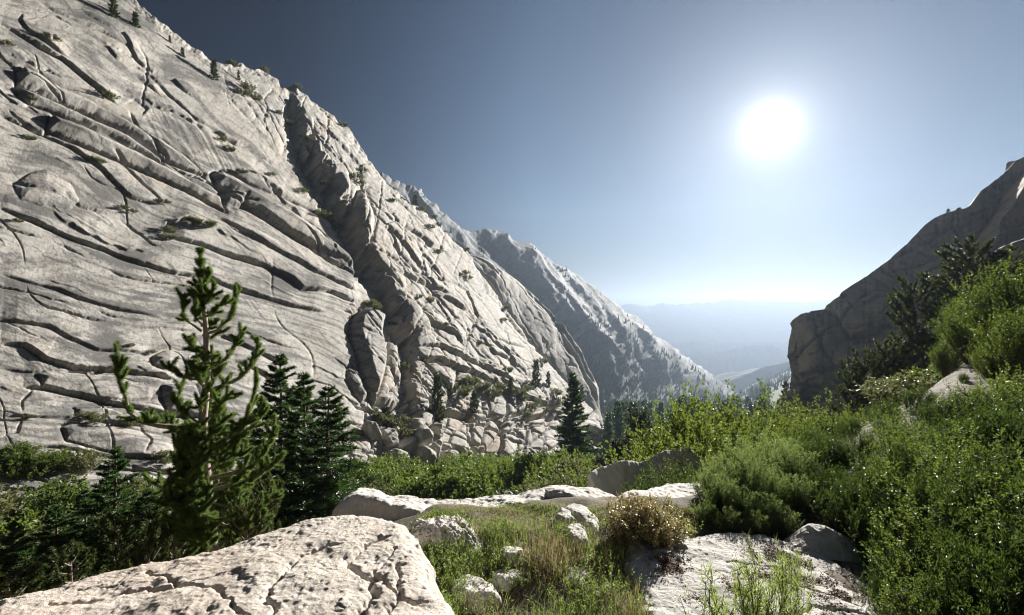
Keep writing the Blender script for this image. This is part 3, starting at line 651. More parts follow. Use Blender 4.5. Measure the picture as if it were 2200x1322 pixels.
def far_hills():
    m, nt = new_mat('dry_hills'); L = nt.links
    n = noise_n(nt, .003, 7, .6); col = ramp_n(nt, n, [(.35, (.05, .055, .05)), (.65, (.13, .125, .11))])
    b = N(nt, 'ShaderNodeBsdfPrincipled'); L.new(col, b.inputs['Base Color']); b.inputs['Roughness'].default_value = 1
    o = N(nt, 'ShaderNodeOutputMaterial'); L.new(b.outputs[0], o.inputs[0])
    def hill(name, Y, top, zbase, depth, seed, rough):
        xs = np.linspace((top[0][0]-1100)/1000*Y, (top[-1][0]-1100)/1000*Y, 420)
        zt = np.interp(xs/Y*1000+1100, [p[0] for p in top], [(661-p[1])/1000*Y for p in top])
        t = np.linspace(-1, 1, 90); X, T = np.meshgrid(xs, t)
        prof = (1-np.abs(T))**1.15
        wav = noise2(X/(depth*.35), T*2.2, seed)
        Z = zbase+(zt[None]-zbase)*prof+rough*(zt[None]-zbase)*(wav*np.sqrt(prof)*(1-prof)*3+.12*noise2(X/(depth*.08), T*9, seed+1)*np.sqrt(prof))+rough*18*fbm2(X/90, T*0, 3, seed+2)*prof
        Yv = Y+T*depth
        tag(mesh_obj(name, np.stack([X, Yv, Z], -1).reshape(-1, 3), [(grid_faces(*X.shape), 0)], [m]), kind='structure')
    hill('far_mountains', 5200, [(1000, 690), (1200, 678), (1290, 668), (1310, 660), (1350, 652), (1378, 655), (1392, 658), (1410, 652), (1450, 653), (1500, 650), (1530, 647), (1560, 642), (1600, 645), (1650, 646), (1700, 648), (1745, 648), (1790, 643), (1850, 640), (1950, 655), (2300, 660)], -540, 1200, 200, .35)
    hill('low_hills', 3900, [(1250, 800), (1380, 735), (1420, 731), (1455, 740), (1490, 731), (1520, 735), (1600, 736), (1680, 735), (1800, 745), (1900, 800)], -525, 300, 210, .5)
    hill('low_hills', 3300, [(1380, 830), (1450, 762), (1520, 757), (1570, 752), (1610, 742), (1650, 740), (1690, 752), (1760, 770), (1900, 830)], -525, 260, 220, .5)
    hill('wooded_hill', 1750, [(1470, 870), (1540, 836), (1572, 817), (1600, 806), (1640, 788), (1680, 779), (1720, 768), (1800, 740), (2000, 700)], -330, 420, 230, .3)
far_hills()

# ------------------------------------------------------------------ rocks near the camera
def hf_rock(name, mat, outline, extra=(), sp=.01, drop=3., depth=.8, rnd=.06, amp=(.04, .02), fr=2.0, seed=0, cracks=(), label=None, cat='rock', kind=None, warp=.05, pits=.0, snap=None):
    """a rock whose upper surface passes through the given points and whose sides fall away all round"""
    if snap is not None:
        k_ = [(2.50-snap)/((p[1]-661)/1000)/p[2] for p in outline]; k_ = sum(k_)/len(k_)
        outline = [(p[0], p[1], .35*p[2]*k_+.65*(2.50-snap)/((p[1]-661)/1000)) for p in outline]; extra = [(p[0], p[1], p[2]*k_) for p in extra]
    W = np.array([at(*p) for p in outline]); E = np.array([at(*p) for p in extra]).reshape(-1, 3)
    A = np.concatenate([W, E]); m = depth/drop+.15
    xs = np.arange(W[:, 0].min()-m, W[:, 0].max()+m, sp); ys = np.arange(W[:, 1].min()-m, W[:, 1].max()+m, sp)
    X, Y = np.meshgrid(xs, ys)
    wx = warp*(noise2(X*3, Y*3, seed)+.5*noise2(X*9, Y*9, seed+1)+.25*noise2(X*27, Y*27, seed+9)); wy = warp*(noise2(X*3, Y*3, seed+2)+.5*noise2(X*9, Y*9, seed+3)+.25*noise2(X*27, Y*27, seed+8))
    pl = [(p[0], p[1]) for p in W]; ins = in_poly(X+wx, Y+wy, pl); d = poly_dist(X+wx, Y+wy, pl+[pl[0]])[0]
    Z = rbf(A[:, :2]*100, A[:, 2], X*100, Y*100, 1e-3)
    zc = np.clip(Z, A[:, 2].min()-.05, A[:, 2].max()+.12)
    dd = np.where(ins, -d, d)
    fall = np.where(dd > -rnd, (dd+rnd)**2/(4*rnd), 0); fall = np.where(dd > rnd, (dd-rnd)*drop+rnd, fall)
    n1 = fbm2(X*fr, Y*fr, 5, seed+4, .5); n2 = fbm2(X*fr*4, Y*fr*4, 4, seed+5, .55, True)
    Zt = zc-fall+amp[0]*n1+amp[1]*n2
    side = sstep(dd, 0, .1)
    X = X+side*amp[0]*.8*fbm2(Zt*6, Y*4, 4, seed+6); Y = Y+side*amp[0]*.8*fbm2(Zt*6, X*4, 4, seed+7)
    if pits: Zt += pits*1.6*fbm2(X*22, Y*22, 4, seed+13, .65, True)
    if pits:
        f1, f2, cid, ex, ey = voronoi(X*5+n1, Y*5-n1, seed+11); rr = (cid & 255)/255.
        Zt -= pits*1.6*(rr > .94)*np.exp(-(f1/.22)**2)
        g1, g2, gid, ex, ey = voronoi(X*1.7+n1*1.2, Y*1.9-n1, seed+12)
        Zt += pits*2.2*(((gid & 255)/255.)-.5+.9*ex*((((gid >> 8) & 255)/255.)-.5)+.9*ey*((((gid >> 16) & 255)/255.)-.5))-pits*1.6*np.exp(-((g2-g1)/.018)**2)*sstep(n1, -.3, .2)
    for c, w, h in cracks:
        cp = [at(*p)[:2] for p in c]; dc = poly_dist(X+wx*1.5, Y+wy*1.5, cp)[0]; Zt -= h*np.exp(-(dc/w)**2)
    zb = zc-depth; Zt = np.maximum(Zt, zb)
    f = grid_faces(*X.shape); keep = (fall.ravel()[f] < depth+.05).all(1)
    o = mesh_obj(name, np.stack([X, Y, Zt], -1).reshape(-1, 3), [(f[keep], 0)], [mat])
    tag(o, label, None if kind else cat, None, kind); return o
hf_rock('boulder', M_PINK, [(-420, 1345, 2.75), (0, 1290, 3.0), (200, 1240, 3.25), (460, 1180, 3.6), (600, 1140, 3.85), (700, 1113, 4.1), (752, 1102, 4.2), (800, 1108, 4.1), (850, 1115, 3.95), (878, 1142, 3.7), (885, 1180, 3.4), (905, 1235, 3.1), (935, 1280, 2.85), (950, 1335, 2.6), (945, 1420, 2.3), (820, 1600, 1.8), (0, 1700, 1.6), (-900, 1600, 1.7)],
        [(600, 1220, 3.1), (300, 1290, 2.9), (700, 1200, 3.3)], sp=.0075, drop=2.6, depth=1.5, rnd=.07, amp=(.035, .012), fr=1.9, seed=300, pits=.0045,
        cracks=[([(520, 1330, 2.6), (480, 1270, 2.85), (400, 1250, 3.0), (330, 1215, 3.3)], .01, .03), ([(905, 1300, 2.75), (840, 1290, 2.8), (800, 1225, 3.1), (850, 1180, 3.4)], .012, .04), ([(585, 1330, 2.6), (590, 1250, 2.95), (640, 1200, 3.3), (720, 1170, 3.5)], .014, .035), ([(770, 1330, 2.6), (800, 1250, 3.0), (745, 1200, 3.25), (830, 1150, 3.6)], .022, .05), ([(820, 1330, 2.6), (850, 1260, 2.9), (865, 1200, 3.2)], .015, .03), ([(100, 1300, 2.85), (300, 1270, 3.0), (480, 1240, 3.1)], .015, .03)],
        label='huge pinkish cracked granite boulder filling the lower left foreground')
ROCKS = [
 ('rock_slab', [(728, 1085, 6.0), (761, 1055, 6.4), (786, 1048, 6.6), (841, 1061, 6.6), (906, 1071, 6.5), (983, 1076, 6.5), (1077, 1064, 6.7), (1139, 1054, 6.8), (1185, 1052, 6.8), (1140, 1080, 6.2), (1060, 1090, 6.0), (983, 1098, 5.9), (910, 1108, 5.7), (880, 1096, 5.8), (841, 1082, 6.0), (775, 1068, 6.1)],
  [], dict(sp=.014, drop=2.4, depth=1.3, rnd=.05, amp=(.05, .025), seed=320, label='long low pale granite slab along the far rim, shaded on its near side')),
 ('rock_slab', [(1170, 1052, 6.7), (1178, 1045, 6.9), (1223, 1044, 7.0), (1288, 1054, 6.9), (1325, 1066, 6.7), (1338, 1082, 6.4), (1306, 1092, 6.2), (1260, 1072, 6.4), (1200, 1060, 6.5)],
  [(1250, 1056, 6.7)], dict(sp=.012, drop=2.4, depth=.9, rnd=.05, amp=(.04, .02), seed=330, label='curved pale granite hump on the rim behind the dry grass mound')),
 ('boulder', [(893, 1118, 5.0), (930, 1108, 5.15), (975, 1106, 5.2), (1005, 1121, 5.1), (1018, 1146, 4.9), (1010, 1160, 4.75), (960, 1140, 4.75), (910, 1135, 4.8)],
  [], dict(sp=.009, drop=1.6, depth=.8, rnd=.07, amp=(.05, .03), seed=340, pits=.02, label='grey rounded boulder behind the pinkish one, half wrapped in weeds')),
 ('rock', [(1217, 1090, 5.6), (1232, 1083, 5.8), (1258, 1090, 5.7), (1272, 1105, 5.5), (1278, 1124, 5.2), (1262, 1120, 5.2), (1240, 1103, 5.4)],
  [], dict(sp=.008, drop=2.2, depth=.5, rnd=.03, amp=(.03, .015), seed=350, snap=.03, label='long pale rock lying on the dry mound just below the curved hump')),
 ('rock', [(1216, 1130, 4.9), (1229, 1121, 5.0), (1243, 1124, 5.0), (1255, 1140, 4.85), (1263, 1160, 4.6), (1245, 1158, 4.6), (1225, 1140, 4.75)],
  [], dict(sp=.007, drop=2.6, depth=.5, rnd=.02, amp=(.03, .02), seed=360, snap=.12, label='angular grey rock with a pointed top in the middle of the grass')),
 ('rock', [(1077, 1178, 4.3), (1092, 1170, 4.4), (1115, 1173, 4.4), (1117, 1182, 4.25), (1100, 1188, 4.15), (1082, 1187, 4.2)],
  [], dict(sp=.006, drop=5, depth=.5, rnd=.012, amp=(.02, .015), seed=370, snap=.12, label='small flat topped pink rock standing in the grass patch')),
 ('rock', [(1068, 1226, 3.9), (1085, 1215, 4.05), (1110, 1216, 4.05), (1114, 1236, 3.85), (1095, 1248, 3.7), (1072, 1243, 3.75)],
  [], dict(sp=.006, drop=2.5, depth=.5, rnd=.03, amp=(.03, .02), seed=380, snap=.03, label='cream rock in the grass directly below the small flat topped one')),
 ('rock', [(983, 1250, 3.65), (1000, 1240, 3.8), (1030, 1239, 3.8), (1055, 1250, 3.7), (1062, 1270, 3.5), (1030, 1276, 3.4), (992, 1270, 3.45)],
  [], dict(sp=.006, drop=2.5, depth=.5, rnd=.04, amp=(.03, .02), seed=390, snap=.06, label='rounded pale rock beside the right edge of the pinkish boulder')),
 ('rock', [(1203, 1188, 4.2), (1225, 1180, 4.35), (1262, 1184, 4.3), (1285, 1196, 4.15), (1250, 1203, 4.05), (1212, 1198, 4.1)],
  [], dict(sp=.007, drop=2.2, depth=.3, rnd=.03, amp=(.03, .02), seed=400, snap=.03, label='low broken pink rock half buried in twigs at the centre of the grass')),
 ('rock', [(1195, 1106, 5.3), (1206, 1092, 5.5), (1222, 1100, 5.4), (1230, 1112, 5.2), (1210, 1115, 5.15)],
  [], dict(sp=.008, drop=2.5, depth=.3, rnd=.03, amp=(.03, .015), seed=410, snap=.03, label='little pale stone left of the long pale rock')),
 ('rock', [(1222, 1225, 3.85), (1250, 1212, 4.0), (1264, 1232, 3.8), (1245, 1250, 3.65), (1225, 1243, 3.7)],
  [], dict(sp=.006, drop=2.5, depth=.3, rnd=.03, amp=(.03, .02), seed=420, snap=.03, label='pink tinted rock sunk in dry twigs right of the grass centre')),
 ('rock', [(1352, 1196, 4.5), (1364, 1163, 4.85), (1440, 1138, 5.15), (1474, 1134, 5.2), (1484, 1160, 4.95), (1432, 1192, 4.6), (1392, 1214, 4.4)],
  [(1430, 1165, 4.85)], dict(sp=.008, drop=2.2, depth=.5, rnd=.04, amp=(.03, .02), seed=430, snap=.03, label='bright pale rock under the brownish shrub')),
 ('rock', [(1398, 1200, 4.45), (1412, 1222, 4.2), (1420, 1246, 4.0), (1405, 1250, 3.95), (1384, 1228, 4.1)],
  [], dict(sp=.006, drop=3, depth=.4, rnd=.02, amp=(.02, .015), seed=440, snap=.03, label='narrow white rock at the left lip of the bare slab')),
 ('rock_slab', [(1345, 1215, 4.55), (1390, 1188, 4.65), (1480, 1152, 4.95), (1560, 1146, 5.05), (1640, 1150, 5.05), (1720, 1170, 4.9), (1850, 1235, 4.35), (1960, 1330, 3.75), (1990, 1520, 2.9), (1470, 1520, 2.9), (1400, 1330, 3.65), (1385, 1260, 4.1)],
  [], dict(sp=.0085, drop=.8, depth=.3, rnd=.06, amp=(.04, .010), fr=1.3, seed=450, snap=.03, pits=.0035,
   cracks=[([(1650, 1330, 3.6), (1740, 1290, 3.9), (1850, 1320, 3.7)], .012, .03), ([(1640, 1245, 4.2), (1740, 1265, 4.1), (1830, 1300, 3.85)], .01, .025), ([(1560, 1200, 4.5), (1660, 1210, 4.45), (1720, 1240, 4.25)], .012, .02)],
   label='broad bare white granite slab on the right of the foreground')),
 ('rock', [(1650, 1190, 4.7), (1690, 1160, 5.0), (1730, 1140, 5.2), (1790, 1135, 5.3), (1840, 1160, 5.1), (1850, 1215, 4.6), (1790, 1240, 4.4), (1720, 1222, 4.5)],
  [(1738, 1122, 5.0), (1765, 1128, 4.95), (1755, 1150, 4.85)], dict(sp=.009, drop=.9, depth=.4, rnd=.10, amp=(.04, .02), seed=460, label='grey rounded hump of rock in leaf shade at the edge of the willows')),
 ('rock_slab', [(1326, 1075, 7.3), (1350, 1056, 7.8), (1430, 1042, 8.3), (1500, 1036, 8.6), (1560, 1050, 8.3), (1520, 1085, 7.3), (1440, 1090, 7.0), (1370, 1088, 7.0)],
  [], dict(sp=.016, drop=2, depth=2.2, rnd=.06, amp=(.05, .02), seed=470, label='flat sunlit slab beyond the brownish shrub, striped with shadow')),
 ('rock', [(1275, 1026, 9.6), (1296, 1014, 9.9), (1330, 999, 10.2), (1380, 990, 10.6), (1425, 982, 11.0), (1480, 968, 11.6), (1500, 985, 11.6), (1440, 1000, 11.0), (1380, 1010, 10.6), (1320, 1030, 10.0)],
  [], dict(sp=.014, drop=5, depth=3.2, rnd=.08, amp=(.05, .02), warp=.0, seed=480, label='thin upright rock fin with a lit top edge behind the sunlit slab')),
 ('rock', [(1488, 1092, 6.3), (1500, 1086, 6.5), (1520, 1087, 6.5), (1524, 1097, 6.2), (1500, 1101, 6.1)],
  [], dict(sp=.008, drop=2.5, depth=.4, rnd=.03, amp=(.03, .01), seed=490, label='small white rock at the left foot of the willow thicket')),
]
for nm, ol, ex, kw in ROCKS: hf_rock(nm, M_ROCK, ol, ex, **kw)

import bmesh
def ico(sub):
    bm = bmesh.new(); bmesh.ops.create_icosphere(bm, subdivisions=sub, radius=1)
    V = np.array([v.co[:] for v in bm.verts]); Fc = np.array([[v.index for v in f.verts] for f in bm.faces]); bm.free(); return V, Fc
ICO5 = ico(5)
def boulder(loc, size, seed, label, name='boulder', mat=None, rot=(0, 0, 0), cuts=9, group=None, cat='boulder'):
    V = ICO5[0].copy(); r = np.random.default_rng(seed)
    for k in range(cuts):
        n = r.normal(size=3); n /= np.linalg.norm(n); h = r.uniform(.45, .8); dd = V@n-h
        V -= np.where(dd > 0, dd*.9, 0)[:, None]*n
    n3 = fbm3(V+seed, 1.6, 5, seed, .5); V *= (1+.16*n3)[:, None]; V *= np.array(size)
    R = np.array(Matrix.Rotation(rot[2], 3, 'Z') @ Matrix.Rotation(rot[1], 3, 'Y') @ Matrix.Rotation(rot[0], 3, 'X')); V = V@R.T
    return tag(mesh_obj(name, V, [(ICO5[1], 0)], [mat or M_CLIFF], loc=loc), label, cat, group)
def bpx(u, v, Y, wpx, hpx, dep, seed, label, mat=None, rot=(0, 0, 0), **k):
    boulder(at(u, v, Y), (wpx/2000*Y*1.2, dep, hpx/2000*Y*1.2), seed, label, mat=mat, rot=rot, **k)
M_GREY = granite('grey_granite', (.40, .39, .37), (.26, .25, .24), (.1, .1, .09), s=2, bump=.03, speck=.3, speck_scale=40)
R_ = math.radians
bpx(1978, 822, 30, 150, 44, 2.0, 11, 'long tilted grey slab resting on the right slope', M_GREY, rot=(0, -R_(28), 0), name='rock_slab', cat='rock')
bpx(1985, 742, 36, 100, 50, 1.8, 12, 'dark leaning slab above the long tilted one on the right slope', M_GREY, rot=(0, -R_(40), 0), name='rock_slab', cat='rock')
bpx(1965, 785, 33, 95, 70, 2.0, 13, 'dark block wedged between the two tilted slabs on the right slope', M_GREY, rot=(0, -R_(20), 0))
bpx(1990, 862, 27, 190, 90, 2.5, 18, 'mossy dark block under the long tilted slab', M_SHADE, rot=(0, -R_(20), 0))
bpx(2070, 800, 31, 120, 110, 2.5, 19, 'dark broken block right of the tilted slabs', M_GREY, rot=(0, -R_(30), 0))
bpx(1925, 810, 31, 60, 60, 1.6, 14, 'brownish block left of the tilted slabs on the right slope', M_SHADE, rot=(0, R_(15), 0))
bpx(2185, 540, 44, 110, 46, 3.0, 15, 'grey slab edge high on the right behind the dark pine', M_GREY, rot=(0, -R_(36), 0), name='rock_slab', cat='rock')
bpx(1858, 925, 17, 60, 30, .9, 16, 'small pale rock showing above the willow tops on the right', M_GREY, rot=(0, -R_(12), 0))
bpx(2172, 358, 99, 20, 18, .9, 17, 'rounded block perched on the skyline of the shaded cliff', M_SHADE)
# tumbled blocks along the foot of the cliff
for k, (u, v, w, h) in enumerate([(835, 945, 52, 44), (873, 965, 60, 46), (905, 938, 44, 36), (850, 990, 50, 40), (935, 965, 40, 34), (958, 985, 52, 34), (912, 985, 46, 40), (800, 925, 44, 40), (985, 968, 30, 24), (940, 925, 36, 30), (1262, 960, 34, 40), (1275, 925, 40, 22)]):
    p = cliff_pt(u, v); Y = p[1]*.985
    nm = ['grey block with a lit crown', 'largest pale boulder', 'squarish boulder', 'low boulder just above the shrubs', 'small rounded boulder', 'pale split boulder above the shrubs', 'cracked boulder', 'leftmost boulder', 'small wedge of rock', 'upper rounded boulder', 'tall pale block beside the big lone fir', 'flat boulder right of the big lone fir'][k]
    boulder(((u-1100)/1000*Y, Y, (661-v)/1000*Y), (w/2000*Y*1.15, w/2000*Y, h/2000*Y*1.2), 40+k, nm+(' in the heap at the main cliff foot' if k < 10 else ' at the foot of the main cliff'))

# ------------------------------------------------------------------ vegetation
def frames(D, r):
    D = D/np.linalg.norm(D, axis=1)[:, None]; q = r.normal(size=D.shape); A = np.cross(D, q); A /= np.linalg.norm(A, axis=1)[:, None]+1e-9
    return D, A, np.cross(D, A)
def add_leaves(mb, P, D, L, W, r, m=0, nrm=None, bend=.0):
    D, A, B = frames(D, r)
    if nrm is not None:
        A = np.cross(D, nrm+r.normal(size=D.shape)*.45); A /= np.linalg.norm(A, axis=1)[:, None]+1e-9; B = np.cross(D, A)
    L = np.broadcast_to(L, (len(P),))[:, None]; W = np.broadcast_to(W, (len(P),))[:, None]
    V = np.stack([P, P+D*L*.45+A*W*.5+B*W*.1, P+D*L-B*L*bend, P+D*L*.45-A*W*.5+B*W*.1], 1).reshape(-1, 3)
    mb.add(V, np.arange(len(P)*4).reshape(-1, 4), m)
def add_needles(mb, P, D, L, W, r, m=0):
    D, A, B = frames(D, r); L = np.broadcast_to(L, (len(P),))[:, None]
    V = np.stack([P+A*W*.5, P-A*W*.5, P+D*L], 1).reshape(-1, 3); mb.add(V, np.arange(len(P)*3).reshape(-1, 3), m)
def along(pts, n, r, t0=0., t1=1.):
    pts = np.asarray(pts, float); seg = np.linalg.norm(np.diff(pts, axis=0), axis=1); cum = np.concatenate([[0], np.cumsum(seg)]); L = cum[-1]
    t = np.sort(r.uniform(t0, t1, n))*L; i = np.clip(np.searchsorted(cum, t)-1, 0, len(seg)-1); f = ((t-cum[i])/seg[i])[:, None]
    return pts[i]*(1-f)+pts[i+1]*f, (pts[i+1]-pts[i])/seg[i][:, None]
def brush(mb, pts, r, dens, nl, nw, t0=.3, spread=1.0, m=0):
    L = np.linalg.norm(np.diff(np.asarray(pts), axis=0), axis=1).sum(); n = max(3, int(L*(1-t0)*dens))
    P, T = along(pts, n, r, t0, 1.02); D = T*.75+r.normal(size=P.shape)*spread*.6
    add_needles(mb, P, D, nl*r.uniform(.7, 1.1, n), nw, r, m)
def curve(p0, d, L, up, r, n=5, jit=.06):
    """a limb that leaves p0 along d and bends upward"""
    p = [np.array(p0, float)]; d = np.array(d, float); d /= np.linalg.norm(d)
    for k in range(n):
        d = d+np.array([0, 0, up/n])+r.normal(size=3)*jit; d /= np.linalg.norm(d); p.append(p[-1]+d*L/n)
    return np.array(p)

M_BARK = bark_mat('pine_bark', (.16, .10, .075), (.36, .29, .24)); M_BARKP = bark_mat('pale_pine_bark', (.20, .15, .12), (.48, .41, .35))
M_BARKD = bark_mat('fir_bark', (.10, .075, .06), (.20, .16, .13))
M_PINE = leaf_mat('pine_needles', (.06, .11, .028), (.17, .25, .065), (.24, .34, .07), .30, .45, .3)
M_FIR = leaf_mat('fir_needles', (.028, .058, .018), (.07, .13, .035), (.10, .20, .03), .25, .45, .4)
M_DKPINE = leaf_mat('dark_pine_needles', (.035, .055, .018), (.085, .11, .035), (.14, .18, .04), .25, .45, .35)
M_WILLOW = leaf_mat('willow_leaves', (.016, .036, .009), (.06, .095, .022), (.12, .19, .028), .33, .50, .3)
M_SILVER = leaf_mat('silvery_willow_leaves', (.09, .13, .055), (.22, .28, .12), (.28, .38, .09), .38, .52, .3)
M_LIGHT = leaf_mat('bright_leaves', (.045, .075, .014), (.11, .15, .03), (.21, .28, .04), .40, .48, .3)
M_ALDER = leaf_mat('alder_leaves', (.03, .055, .012), (.085, .125, .025), (.18, .25, .03), .36, .50, .3)
M_SHRUB = leaf_mat('shrub_leaves', (.05, .09, .02), (.14, .19, .04), (.22, .31, .045), .34, .45, .3)
M_GREYSH = leaf_mat('grey_green_leaves', (.09, .105, .04), (.17, .18, .08), (.24, .27, .09), .3, .5, .3)
M_MANZ = leaf_mat('bronze_leaves', (.15, .17, .05), (.46, .36, .20), (.46, .40, .16), .3, .38, .5)
M_STEM = bark_mat('twig_bark', (.10, .07, .045), (.22, .17, .12), 12)
M_STEMG = bark_mat('green_stem', (.12, .14, .05), (.22, .22, .10), 12)

M_GRASS = leaf_mat('grass_blades', (.10, .15, .03), (.24, .28, .08), (.32, .42, .08), .42, .5, .3)
M_DRY = leaf_mat('dry_grass', (.30, .22, .11), (.52, .42, .26), (.5, .4, .22), .3, .6, .2)
M_WEED = leaf_mat('weed_leaves', (.09, .14, .03), (.22, .28, .08), (.30, .42, .08), .4, .45, .35)
M_LITTER = leaf_mat('dead_leaves', (.07, .035, .02), (.20, .11, .07), (.2, .1, .05), .1, .7, .2)

def make_fir(name, H, R, seed, n_wh, per, tw, nl=.14, nw=.045, q=8, mat=None, trunk_m=None, droop=-.25, first=.06, lead=.06):
    r = np.random.default_rng(seed); root = empty(name, (0, 0, 0))
    tk = MB(); zz = np.linspace(-.3, H*.985, 12); tk.tube(np.stack([.03*np.sin(zz), .03*np.cos(zz*1.3), zz], 1), np.linspace(.018*H+.02, .008, 12), 8); 
    cr_ = MB()
    for k in range(n_wh):
        t = first+(1-first-.01)*(k+.5)/n_wh; z = H*t; L0 = R*(1-t)**.8*(1 if t > .18 else .6+2.2*t)+.03*H*.3
        for j in range(per):
            a = 2*np.pi*(j/per+r.random()*.8)+k*2.4; L = L0*r.uniform(.6, 1.12); el = droop+.75*t**2+r.normal()*.08
            d = np.array([math.cos(a)*math.cos(el), math.sin(a)*math.cos(el), math.sin(el)])
            pts = curve((0, 0, z+r.normal()*.04), d, L, .28, r, 4, .04); tk.tube(pts, np.linspace(.012+.012*L, .003, 5), 4)
            n = max(4, int(L*tw)); P, T = along(pts, n, r, .12, 1.0)
            side = np.cross(T, [0, 0, 1.]); side /= np.linalg.norm(side, axis=1)[:, None]+1e-9
            sg = np.where(r.random(n) < .5, -1, 1)[:, None]; fr = (1-np.linalg.norm(P-pts[0], axis=1)/L)[:, None]
            D = side*sg*.9+T*.75+np.array([0, 0, -.10])+r.normal(size=P.shape)*.10; D /= np.linalg.norm(D, axis=1)[:, None]
            tl = (.10+.30*np.clip(fr, 0, 1))*np.minimum(L, 1.4)*r.uniform(.7, 1.2, (n, 1))
            ts = np.tile(np.linspace(.05, 1, q), n)[:, None]
            P2 = np.repeat(P, q, 0)+np.repeat(D*tl, q, 0)*ts; D2 = np.repeat(D, q, 0)+r.normal(size=P2.shape)*.55
            add_needles(cr_, P2, D2, nl*r.uniform(.7, 1.2, len(P2)), nw, r)
            P3, T3 = along(pts, int(L*40)+3, r, .1, 1.03); add_needles(cr_, P3, T3+r.normal(size=P3.shape)*.6, nl*.8, nw*.8, r)
    P3, T3 = along([(0, 0, H*.88), (0, 0, H*1.0)], int(H*.12*160), r); add_needles(cr_, P3, T3+r.normal(size=P3.shape)*.7, .08, .022, r)
    tk.build('trunk', [trunk_m or M_BARKD], root); cr_.build('crown', [mat or M_FIR], root, False); return root
def make_pine(name, H, R, seed, nb, mat, crown0=.25, up=.9, dens=260, nl=.075, nw=.012, bark=None, shape=1.0):
    r = np.random.default_rng(seed); root = empty(name, (0, 0, 0)); tk = MB(); cr_ = MB()
    zz = np.linspace(-.4, H*.97, 10); wob = .03*H; cx = np.cumsum(r.normal(size=10))*wob*.25; cy = np.cumsum(r.normal(size=10))*wob*.25
    T = np.stack([cx, cy, zz], 1); tk.tube(T, np.linspace(.018*H+.03, .015, 10), 9)
    for k in range(nb):
        t = crown0+(1-crown0)*((k+r.random())/nb); z = H*t*.97; i = min(int(t*9), 8); p0 = T[i]*(1-(t*9-i))+T[i+1]*(t*9-i)
        a = k*2.399+r.normal()*.3; L = R*(1-t*.86)**(.7*shape)*r.uniform(.55, 1.15); el = -.05+.6*t
        pts = curve(p0, (math.cos(a), math.sin(a), el), L, up, r, 6, .09); tk.tube(pts, np.linspace(.012+.02*L, .006, 7), 5)
        brush(cr_, pts, r, dens, nl, nw, .45)
        ns = int(L*5.5)+2; P, TT = along(pts, ns, r, .25, 1.0)
        for q in range(ns):
            d = TT[q]+r.normal(size=3)*.75; s = curve(P[q], d, r.uniform(.16, .42)*min(1.2, .45+L*.5), .8, r, 3, .08); tk.tube(s, np.linspace(.008, .003, 4), 3)
            brush(cr_, s, r, dens, nl, nw, .15)
    tk.build('trunk', [bark or M_BARK], root); cr_.build('crown', [mat], root, False); return root
def make_bush(name, H, R, seed, stems, twigs, lv, ll, lw, mat, stem_m=None, base_r=.25, lean=(0, 0), tip=.9, leafdir=.7, t0=.25, dome=.8, bend=.1, subt=0):
    r = np.random.default_rng(seed); root = empty(name, (0, 0, 0)); tk = MB(); cr_ = MB()
    for k in range(stems):
        a = r.random()*2*np.pi; q = math.sqrt(r.random()); b = np.array([math.cos(a), math.sin(a)])*q
        hh = H*(1-.55*q**2*dome)*r.uniform(.75, 1.05)
        p0 = np.array([b[0]*R*base_r, b[1]*R*base_r, -.1]); tipp = np.array([b[0]*R+lean[0]*hh, b[1]*R+lean[1]*hh, hh])
        mid = (p0+tipp)/2+np.array([b[0]*R*.22, b[1]*R*.22, H*.10]); t = np.linspace(0, 1, 7)[:, None]
        pts = (1-t)**2*p0+2*t*(1-t)*mid+t*t*tipp; pts[1:] += r.normal(size=(6, 3))*.02*H
        tk.tube(pts, np.linspace(.007*H+.0015, .0015, 7), 4)
        P, T = along(pts, twigs, r, t0, 1.0); axes = [pts[3:]]
        for i in range(twigs):
            d = T[i]*.8+r.normal(size=3)*.55+np.array([lean[0], lean[1], .35]); L = H*r.uniform(.10, .26)
            s = curve(P[i], d, L, .35, r, 3, .08); axes.append(s)
            if i % 2 == 0: tk.tube(s, np.linspace(.004, .0015, 4), 3)
        for s in axes:
            n = max(3, int(lv*r.uniform(.7, 1.3))); Q, TT = along(s, n, r, .1, 1.0)
            D = TT*leafdir+r.normal(size=Q.shape)*.6*(1.2-leafdir*.5); add_leaves(cr_, Q+r.normal(size=Q.shape)*.01, D, ll*r.uniform(.6, 1.15, n), lw*r.uniform(.7, 1.2, n), r, 0, None, bend)
    tk.build('stems', [stem_m or M_STEM], root); cr_.build('foliage', [mat], root, False); return root
def put(t, first, x, y, z, s, rz=None, label=None, cat=None, group=None, sx=1):
    """the first use moves the made thing itself, later ones copy it with its parts"""
    o = t if first else copy_tree(t)
    o.location = (x, y, z); o.scale = (s*sx, s*sx, s); o.rotation_euler = (0, 0, random.random()*6.28 if rz is None else rz)
    tag(o, label, cat, group); return o
USED = set()
TOPS = {}
def plant(t, u, vtop, Y, H, label, cat, group=None, sx=1, sink=.1, rz=None, zbase=None):
    """stand a thing of height H on the ground at depth Y so that its top reaches the row vtop"""
    if t.name not in TOPS:
        zz_ = []
        for c in t.children:
            a_ = np.empty(len(c.data.vertices)*3, np.float32); c.data.vertices.foreach_get('co', a_); zz_.append(a_[2::3])
        TOPS[t.name] = float(np.percentile(np.concatenate(zz_), 99.7))
    H = max(TOPS[t.name], .1) if cat in ('bush', 'willow', 'tree', 'shrub', 'plant') else H
    x = (u-1100)/1000*Y; z = tz(x, Y)-sink if zbase is None else zbase; h = (661-vtop)/1000*Y-z; s = max(h, .2)/H
    f = t.name not in USED; USED.add(t.name)
    return put(t, f, x, Y, z, s, rz, label, cat, group, sx)

